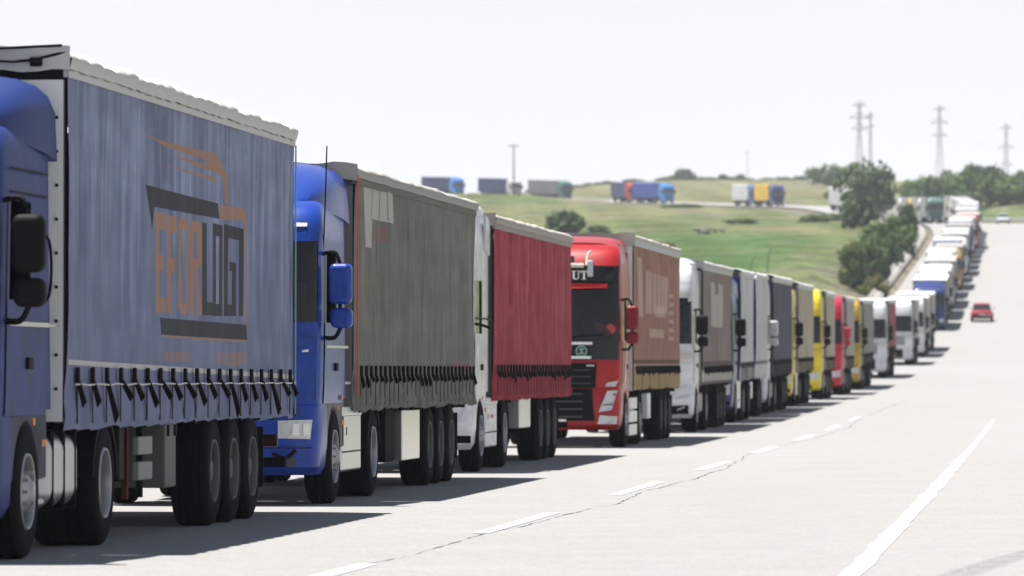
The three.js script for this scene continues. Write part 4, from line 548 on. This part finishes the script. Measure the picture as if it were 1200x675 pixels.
// ---------------------------------------------------------------- cars
function car(name, label, color, Z, u, away) {
  const r = group(name); tag(r, label, 'car');
  const p = paint(color, 0.3);
  mesh('body', G('carbody', () => hood([[-2.0, 0.72, 0.42, 0.82], [-1.85, 0.84, 0.3, 0.92], [-1.2, 0.88, 0.24, 0.98], [0, 0.89, 0.22, 0.98], [1.0, 0.88, 0.24, 0.94], [1.75, 0.82, 0.28, 0.8], [2.05, 0.7, 0.34, 0.66]], 5, 16)), p, r);
  mesh('window_band', G('carglass', () => hood([[-1.72, 0.68, 0.85, 0.93], [-1.15, 0.74, 0.85, 1.4], [-0.6, 0.75, 0.85, 1.45], [0.2, 0.74, 0.85, 1.43], [1.05, 0.68, 0.85, 0.95]], 4, 14)), M.darkGlass, r);
  mesh('roof', G('carroof', () => hood([[-1.2, 0.66, 1.36, 1.42], [-0.6, 0.7, 1.38, 1.475], [0.1, 0.69, 1.38, 1.46], [0.3, 0.64, 1.36, 1.41]], 3, 12)), p, r);
  for (const s of [1, -1]) { for (const z of [1.3, -1.25]) { const w = group('wheel', r); w.position.set(s * 0.8, 0.31, z); if (s < 0) w.rotation.y = Math.PI; mesh('tyre', G('cty', () => lathe([[0.19, -0.09], [0.28, -0.1], [0.31, -0.07], [0.31, 0.07], [0.28, 0.1], [0.19, 0.09]], 20)), M.rubber, w); mesh('rim', G('crim', () => cylX(0.19, 0.06, 0.06, 0, 0, 16)), M.rim, w); }
    mesh('tail_lamp', G('ctl' + s, () => rbox(0.28, 0.14, 0.08, s * 0.62, 0.76, -1.93, 0.02)), M.redLamp, r); mesh('headlight', G('chl' + s, () => rbox(0.32, 0.13, 0.12, s * 0.56, 0.62, 1.92, 0.03)), M.lamp, r); mesh('mirror', G('cm' + s, () => rbox(0.16, 0.1, 0.1, s * 0.94, 0.98, 0.75, 0.03)), p, r); }
  mesh('rear_bumper', G('crb', () => rbox(1.6, 0.22, 0.2, 0, 0.4, -1.97, 0.06)), M.black, r); mesh('number_plate', G('cnp', () => box(0.5, 0.11, 0.02, 0, 0.62, -2.06)), M.plate, r); mesh('front_grille', G('cgr', () => rbox(1.2, 0.16, 0.1, 0, 0.45, 1.98, 0.03)), M.black, r);
  const A = new THREE.Vector3(...lane(Z - 1.3, u)), B = new THREE.Vector3(...lane(Z + 1.3, u)), f = away ? B.clone().sub(A).normalize() : A.clone().sub(B).normalize(), x = new THREE.Vector3(0, 1, 0).cross(f).normalize(); r.quaternion.setFromRotationMatrix(new THREE.Matrix4().makeBasis(x, f.clone().cross(x), f)); r.position.copy(A).add(B).multiplyScalar(0.5); r.position.y += 0.004; return r;
}
car('car', 'small red car driving on the open lane beside the queue', [0.62, 0.03, 0.05], 458, 2.6, true);
car('car', 'white car coming round the bend at the top of the hill', [0.75, 0.75, 0.75], 842, 8.2, false);

// ---------------------------------------------------------------- barrier, guard rail, posts
{
  const seg = 4; let n = 0;
  for (let Z = 440; Z < 760; Z += seg, n++) {
    const A = lane(Z, -6.9), B = lane(Z + seg - 0.06, -6.9); const s = new THREE.Shape([[-0.3, -0.25], [0.3, -0.25], [0.28, 0.1], [0.13, 0.34], [0.09, 0.8], [-0.09, 0.8], [-0.13, 0.34], [-0.28, 0.1]].map(p => new THREE.Vector2(...p)));
    const d = new THREE.Vector3(B[0] - A[0], B[1] - A[1], B[2] - A[2]), l = d.length(); if (!taken.barGroup) { taken.barGroup = group('concrete_barrier'); tag(taken.barGroup, 'low concrete barrier along the outer edge of the hill road', 'barrier'); }
    const m = mesh('barrier_block', G('jersey', () => new THREE.ExtrudeGeometry(s, { depth: seg - 0.06, bevelEnabled: false })), M.concrete, taken.barGroup); m.position.set(...A); m.quaternion.setFromUnitVectors(new THREE.Vector3(0, 0, 1), d.normalize());
  }
  const gr = group('guard_rail'); tag(gr, 'steel guard rail round the outside of the bend', 'guard rail');
  mesh('beam', (() => { const P = []; for (let Z = 560; Z < 1010; Z += 6) P.push(Z); const prf = [[0, 0.45], [0.05, 0.5], [0.05, 0.56], [0, 0.6], [0.05, 0.64], [0.05, 0.7], [0, 0.76]]; return gridMesh(prf.length - 1, P.length - 1, (u, v, i, j) => { const q = lane(P[j], ROAD_R - 0.3 - prf[i][0]); return [q[0], q[1] + prf[i][1] + 0.1, q[2]]; }); })(), M.rail, gr);
  for (let Z = 562; Z < 1008; Z += 4) { const q = lane(Z, ROAD_R - 0.26); mesh('post', G('gp', () => box(0.06, 0.95, 0.1, 0, 0.37, 0)), M.rail, gr).position.set(...q); }
  for (const [x, y, h, lean, label] of [[879, 326, 1.9, 0.25, 'thin bent post in the green crop, beside a taller one'], [899, 322, 2.5, 0.3, 'taller thin bent post in the green crop']]) { const q = groundAt(x, y); const m = mesh('field_post', tube([[0, -0.3, 0], [0.05, h * 0.4, 0], [lean * 0.6, h * 0.8, 0], [lean * 1.6, h, 0.1]], 0.05, 12, 6), M.wood); m.position.set(q[0], q[1], q[2]); tag(m, label, 'post'); }
  const up = group('utility_pole'); tag(up, 'tall wooden utility pole with crossarm on the ridge', 'utility pole'); mesh('pole', cylY(0.2, 11, 0, 5.3, 0, 10, 0.12), M.wood, up); mesh('crossarm', box(2.2, 0.16, 0.16, 0, 10.4, 0), M.wood, up); for (const x of [-1, 0, 1]) mesh('insulator', cylY(0.09, 0.3, x, 10.65, 0), M.steel, up); { const Z = 1196, X = (602 - 600) / FPX * Z; up.position.set(X, terrainY(X, Z), -Z); }
}
// ---------------------------------------------------------------- pylons
function pylon(label, xi, top, Z, wide, arms) {
  const X = (xi - 600) / FPX * Z, y = terrainY(X, Z), h = CAM_Y + (337 - top) / FPX * Z - y, r = group('lattice_pylon'); r.position.set(X, y, -Z); tag(r, label, 'pylon', 'pylons along the horizon'); r.rotation.y = 0.4;
  const wAt = t => wide * (t < 0.62 ? lerp(1, 0.32, t / 0.62) : lerp(0.32, 0.2, (t - 0.62) / 0.38)) / 2, th = 0.12;
  for (const [a, b] of [[1, 1], [1, -1], [-1, 1], [-1, -1]]) mesh('leg', merge([0, 0.62].map((t0, k) => { const t1 = k ? 1 : 0.62; return bar([a * wAt(t0), t0 * h, b * wAt(t0)], [a * wAt(t1), t1 * h, b * wAt(t1)], th); })), M.pylon, r);
  const br = []; for (let k = 0; k < 12; k++) { const t0 = k / 12, t1 = (k + 1) / 12, w0 = wAt(t0), w1 = wAt(t1); for (const [a, b, c, d] of [[1, 1, -1, 1], [-1, 1, -1, -1], [-1, -1, 1, -1], [1, -1, 1, 1]]) br.push(bar([a * w0, t0 * h, b * w0], [c * w1, t1 * h, d * w1], th * 0.6), bar([c * w0, t0 * h, d * w0], [a * w1, t1 * h, b * w1], th * 0.6)); } const bm = mesh('bracing', merge(br), M.pylon, r); bm.userData.kind = 'stuff';
  for (const [t, w] of arms) mesh('crossarm', merge([bar([-w, t * h, 0], [w, t * h, 0], 0.3), bar([-w, t * h, 0], [0, t * h + 1.8, 0], 0.22), bar([w, t * h, 0], [0, t * h + 1.8, 0], 0.22)]), M.pylon, r);
}
const arms = [[0.97, 2.6], [0.84, 3.9], [0.72, 3.2]];
pylon('dark lattice pylon behind the big tree, taller of two close together', 1007, 120, 2000, 3.6, arms); pylon('slim lattice pylon close beside the tallest pylon above the big tree', 1020, 132, 2400, 3.2, [[0.97, 1.6], [0.86, 2]]); pylon('lattice pylon standing alone between the big tree and the round treetop', 1101, 124, 2300, 4.6, arms); pylon('pale lattice pylon beyond the round treetop on the ridge', 1179, 144, 2600, 4.6, [[0.95, 3.2], [0.75, 4.2], [0.58, 3.2]]);
for (const [side, t] of [[-3.8, 0.84], [3.8, 0.84], [0, 0.99]]) {
  const P = [[1007, 120, 2000], [1101, 124, 2300], [1179, 144, 2600], [1290, 160, 2900]].map(([xi, top, Z]) => { const X = (xi - 600) / FPX * Z, y = terrainY(X, Z), h = CAM_Y + (337 - top) / FPX * Z - y; return [X + side, y + h * t, -Z]; }), q = [];
  for (let k = 0; k < P.length - 1; k++) for (let n = 0; n < 12; n++) { const f = n / 12; q.push([lerp(P[k][0], P[k + 1][0], f), lerp(P[k][1], P[k + 1][1], f) - 22 * f * (1 - f), lerp(P[k][2], P[k + 1][2], f)]); } q.push(P[P.length - 1]);
  tag(mesh('power_cable', tube(q, 0.022, 120, 4), M.pylon), side ? 'thin power cable hung from the crossarms of the pylons' : 'thin earth wire joining the tops of the pylons', 'cable', side ? 'cables between the pylons' : undefined);
}
{ const Z = 2300, X = (876 - 600) / FPX * Z, m = mesh('radio_mast', merge([cylY(0.22, 26, 0, 13, 0, 8, 0.1), box(2, 0.2, 0.2, 0, 24, 0)]), M.pylon); m.position.set(X, terrainY(X, Z) - 1, -Z); tag(m, 'faint thin mast rising from the far ridge', 'mast'); }

// ---------------------------------------------------------------- trees and bushes
function crownGeo(seed, o) {                            // leaf faces in clumps spread through the crown, unit radius 1, base at y = 0
  const r = rng(seed), p = [], c = [], n = [], cl = []; const rnd = () => r() * 2 - 1;
  for (let k = 0; k < o.clumps; k++) { let a, b, d, l; do { a = rnd(); b = rnd(); d = rnd(); l = Math.hypot(a, b, d); } while (l > 1 || l < 0.35); const flare = o.flare ?? 1; cl.push([a * (b < -0.3 ? flare : 1), b * 0.5 * o.tall + 0.5 * o.tall + o.base, d * (b < -0.3 ? flare : 1), 0.16 + 0.2 * r(), 0.75 + 0.5 * r()]); }
  for (const [cx, cy, cz, cr, tone] of cl) for (let k = 0; k < o.leaves; k++) {
    let a, b, d, l; do { a = rnd(); b = rnd(); d = rnd(); l = Math.hypot(a, b, d); } while (l > 1 || l < 0.3); const q = new THREE.Vector3(cx + a * cr, cy + b * cr * 0.9, cz + d * cr), s = o.leaf * (0.6 + 0.8 * r());
    const N = new THREE.Vector3(a + rnd() * 0.7, b + 0.4 + rnd() * 0.6, d + rnd() * 0.7).normalize(), U = new THREE.Vector3(rnd(), rnd(), rnd()).cross(N).normalize().multiplyScalar(s), V = N.clone().cross(U).multiplyScalar(0.75); const t = tone * (0.75 + 0.5 * r()), col = [o.rgb[0] * t * (0.85 + 0.4 * r()), o.rgb[1] * t, o.rgb[2] * t];
    const A = q.clone().add(U), B = q.clone().add(V), C = q.clone().sub(U), D = q.clone().sub(V); for (const w of [A, B, C, A, C, D]) { p.push(w.x, w.y, w.z); n.push(N.x, N.y, N.z); c.push(...col); }
  }
  const g = new THREE.BufferGeometry(); g.setAttribute('position', new THREE.Float32BufferAttribute(p, 3)); g.setAttribute('normal', new THREE.Float32BufferAttribute(n, 3)); g.setAttribute('color', new THREE.Float32BufferAttribute(c, 3)); return g;
}
const leafMat = new THREE.MeshPhysicalMaterial({ specularIntensity: 0.3, color: 0xffffff, vertexColors: true, roughness: 0.8, side: THREE.DoubleSide, transmission: 0.25, thickness: 0 });
const trunkGeo = G('trunk', () => { const p = [tube([[0, -0.3, 0], [0.02, 0.4, 0.02], [-0.02, 0.9, 0], [0.05, 1.3, 0.03]], 0.06, 10, 7)]; for (let k = 0; k < 6; k++) { const t = k * 1.05, y = 0.45 + 0.11 * k; p.push(tube([[0, y, 0], [Math.cos(t) * 0.25, y + 0.22, Math.sin(t) * 0.25], [Math.cos(t) * 0.5, y + 0.45, Math.sin(t) * 0.5]], 0.028, 6, 5)); } return merge(p); });
const crowns = [
  crownGeo(201, { clumps: 60, leaves: 46, leaf: 0.075, tall: 1.6, base: 0.25, rgb: [0.07, 0.12, 0.035] }), crownGeo(202, { clumps: 46, leaves: 44, leaf: 0.085, tall: 1.3, base: 0.12, rgb: [0.085, 0.15, 0.032], flare: 1.1 }),
  crownGeo(203, { clumps: 40, leaves: 42, leaf: 0.09, tall: 1.1, base: 0.05, rgb: [0.06, 0.105, 0.036], flare: 1.15 }), crownGeo(204, { clumps: 34, leaves: 40, leaf: 0.1, tall: 1.0, base: 0.03, rgb: [0.16, 0.17, 0.06], flare: 1.2 })];
function plant(name, label, cat, variant, X, Z, w, h, turn, grp) {
  const r = group(name), y = terrainY(X, Z), ch = crowns[variant]; tag(r, label, cat, grp); r.position.set(X, y - 0.15, -Z); r.rotation.y = turn; const tall = [1.85, 1.42, 1.15, 1.03][variant];
  mesh('trunk', trunkGeo, M.bark, r).scale.set(w / 2, h / tall * 0.95, w / 2); mesh('crown', ch, leafMat, r).scale.set(w / 2, h / tall, w / 2); return r;
}
function plantAt(name, label, cat, variant, xi, yi, wpx, hpx, turn, grp) { const q = groundAt(xi, yi), Z = q[3]; return plant(name, label, cat, variant, q[0], Z, wpx / FPX * Z, hpx / FPX * Z, turn, grp); }
plantAt('tree', 'big dark green tree, tallest of the clump left of the hill road', 'tree', 0, 1013, 262, 74, 76, 0.3); plantAt('tree', 'dark shrubby tree at the foot of the big tree', 'tree', 2, 1008, 268, 44, 36, 1.3); plantAt('tree', 'brownish dark tree next to the lorries in the bend', 'tree', 2, 1066, 284, 26, 44, 2.1);
plantAt('bush', 'bright green rounded bush between the big tree and the barrier', 'bush', 1, 1040, 298, 62, 46, 0.9); plantAt('bush', 'bright green bush right against the bank beside the barrier', 'bush', 1, 1056, 302, 34, 36, 2.9); plantAt('bush', 'dark bush leaning over the bank above the barrier', 'bush', 0, 1037, 316, 40, 42, 4.0); plantAt('bush', 'dark ragged bush, lowest of the row above the dip', 'bush', 0, 1008, 342, 44, 62, 5.1); plantAt('bush', 'low dark bush joined to the ragged one above the dip', 'bush', 2, 1024, 334, 40, 44, 0.2); plantAt('bush', 'yellowish dry bush on the bank behind the lorry roofs', 'bush', 3, 1026, 346, 34, 26, 1.1);
for (const [xi, yi, w, h, v, label] of [[1051, 293, 30, 26, 1, 'small fresh green bush below the brownish tree'], [1028, 306, 44, 34, 1, 'green bush in the middle of the row above the barrier'], [1046, 312, 30, 26, 2, 'squat dull bush at the top of the bank by the barrier'], [1014, 322, 46, 40, 0, 'dark bush between the ragged bush and the green ones'], [996, 336, 30, 26, 3, 'straw coloured bush at the edge of the green crop'], [1000, 300, 30, 18, 3, 'low dry bush left of the green row']]) plantAt('bush', label, 'bush', v, xi, yi, w, h, xi);
plantAt('bush', 'small dark bush behind the crimson trailer roof, larger of two', 'bush', 2, 662, 275, 48, 28, 0.6); plantAt('bush', 'small dark bush behind the red cab roof, smaller of two', 'bush', 2, 704, 276, 34, 13, 2.2);
const rb = rng(909);
for (const [xi, yi, w, h, v, label] of [[955, 261, 40, 12, 1, 'low green bush below the far road, left of the big tree'], [975, 258, 40, 10, 1, 'low green bush at the foot of the pale far trailer'], [868, 262, 40, 8, 1, 'low flat bush below the yellow far trailer'], [800, 243, 50, 6, 1, 'low weedy bush beside the far road'], [780, 290, 26, 8, 3, 'dry tuft in the field above the red cab trailer'], [972, 232, 14, 9, 1, 'little bush on the far side of the far road']]) plantAt('bush', label, 'bush', v, xi, yi, w, h, rb() * 6);
// hedges and trees along the ridge and on the right of the bend
for (let k = 0; k < 46; k++) { const xi = 470 + k * 11.3 + 6 * rb(), Z = 1660 + 60 * rb(), tall = xi > 775 && xi < 945; if (xi > 940 && xi < 955) continue; plant('hedge_tree', tall ? 'dark hedgerow tree on the skyline beyond the far road' : 'small dark shrub on the skyline beyond the ridge road', tall ? 'tree' : 'shrub', 2, (xi - 600) / FPX * Z, Z, 3 + 4 * rb(), tall ? 1.6 + 1.6 * rb() * rb() * 2 : 0.5 + 0.9 * rb(), rb() * 6, tall ? 'hedgerow trees on the skyline' : 'shrubs on the skyline'); }
plantAt('tree', 'round lone tree on the skyline left of the big tree', 'tree', 1, 966, 217, 44, 25, 0.5);
for (let k = 0; k < 34; k++) { const Z = 985 + 150 * rb(), xi = 1072 + 136 * rb(), X = (xi - 600) / FPX * Z; if (offRoad(X, Z) < 15) { continue; } plant('tree', ['tall dark green tree in the thicket outside the bend', 'fresh green rounded tree in the thicket outside the bend', 'squat dull green tree in the thicket outside the bend', 'fresh green rounded tree in the thicket outside the bend'][k % 4], 'tree', [0, 1, 2, 1][k % 4], X, Z, 4.5 + 3.5 * rb(), 3.4 + 2.4 * rb(), rb() * 6, 'thicket outside the bend'); }
plantAt('tree', 'round dark treetop standing above the thicket outside the bend', 'tree', 0, 1166, 232, 34, 33, 2.0); plantAt('tree', 'broad dark tree at the left end of the thicket outside the bend', 'tree', 1, 1074, 232, 40, 23, 1.0);
{ const r = rng(55); for (let k = 0; k < 18; k++) { const q = groundAt(812 + r() * 40, 270 + r() * 4); const m = mesh('rubble_stone', G('stone' + k % 3, () => { const g = new THREE.IcosahedronGeometry(0.6, 1), p = g.attributes.position; for (let i = 0; i < p.count; i++) { const s = 0.75 + 0.5 * vnoise(p.getX(i) * 3 + k, p.getY(i) * 3 + p.getZ(i), k); p.setXYZ(i, p.getX(i) * s * 1.5, p.getY(i) * s * 0.7, p.getZ(i) * s); } g.computeVertexNormals(); return g; }), M.rubble); m.position.set(q[0], q[1] + 0.2, q[2]); m.rotation.y = r() * 6; m.scale.setScalar(0.25 + 0.35 * r()); tag(m, 'grey stone of the rubble heap in the far field', 'stone', 'rubble heap in the field'); } }

// ---------------------------------------------------------------- render
const renderer = new THREE.WebGLRenderer({ antialias: true });
renderer.setSize(1024, 576);
renderer.toneMapping = THREE.LinearToneMapping;
renderer.toneMappingExposure = EXPOSURE;
renderer.shadowMap.enabled = true; renderer.shadowMap.type = THREE.PCFSoftShadowMap;
renderer.render(scene, camera);
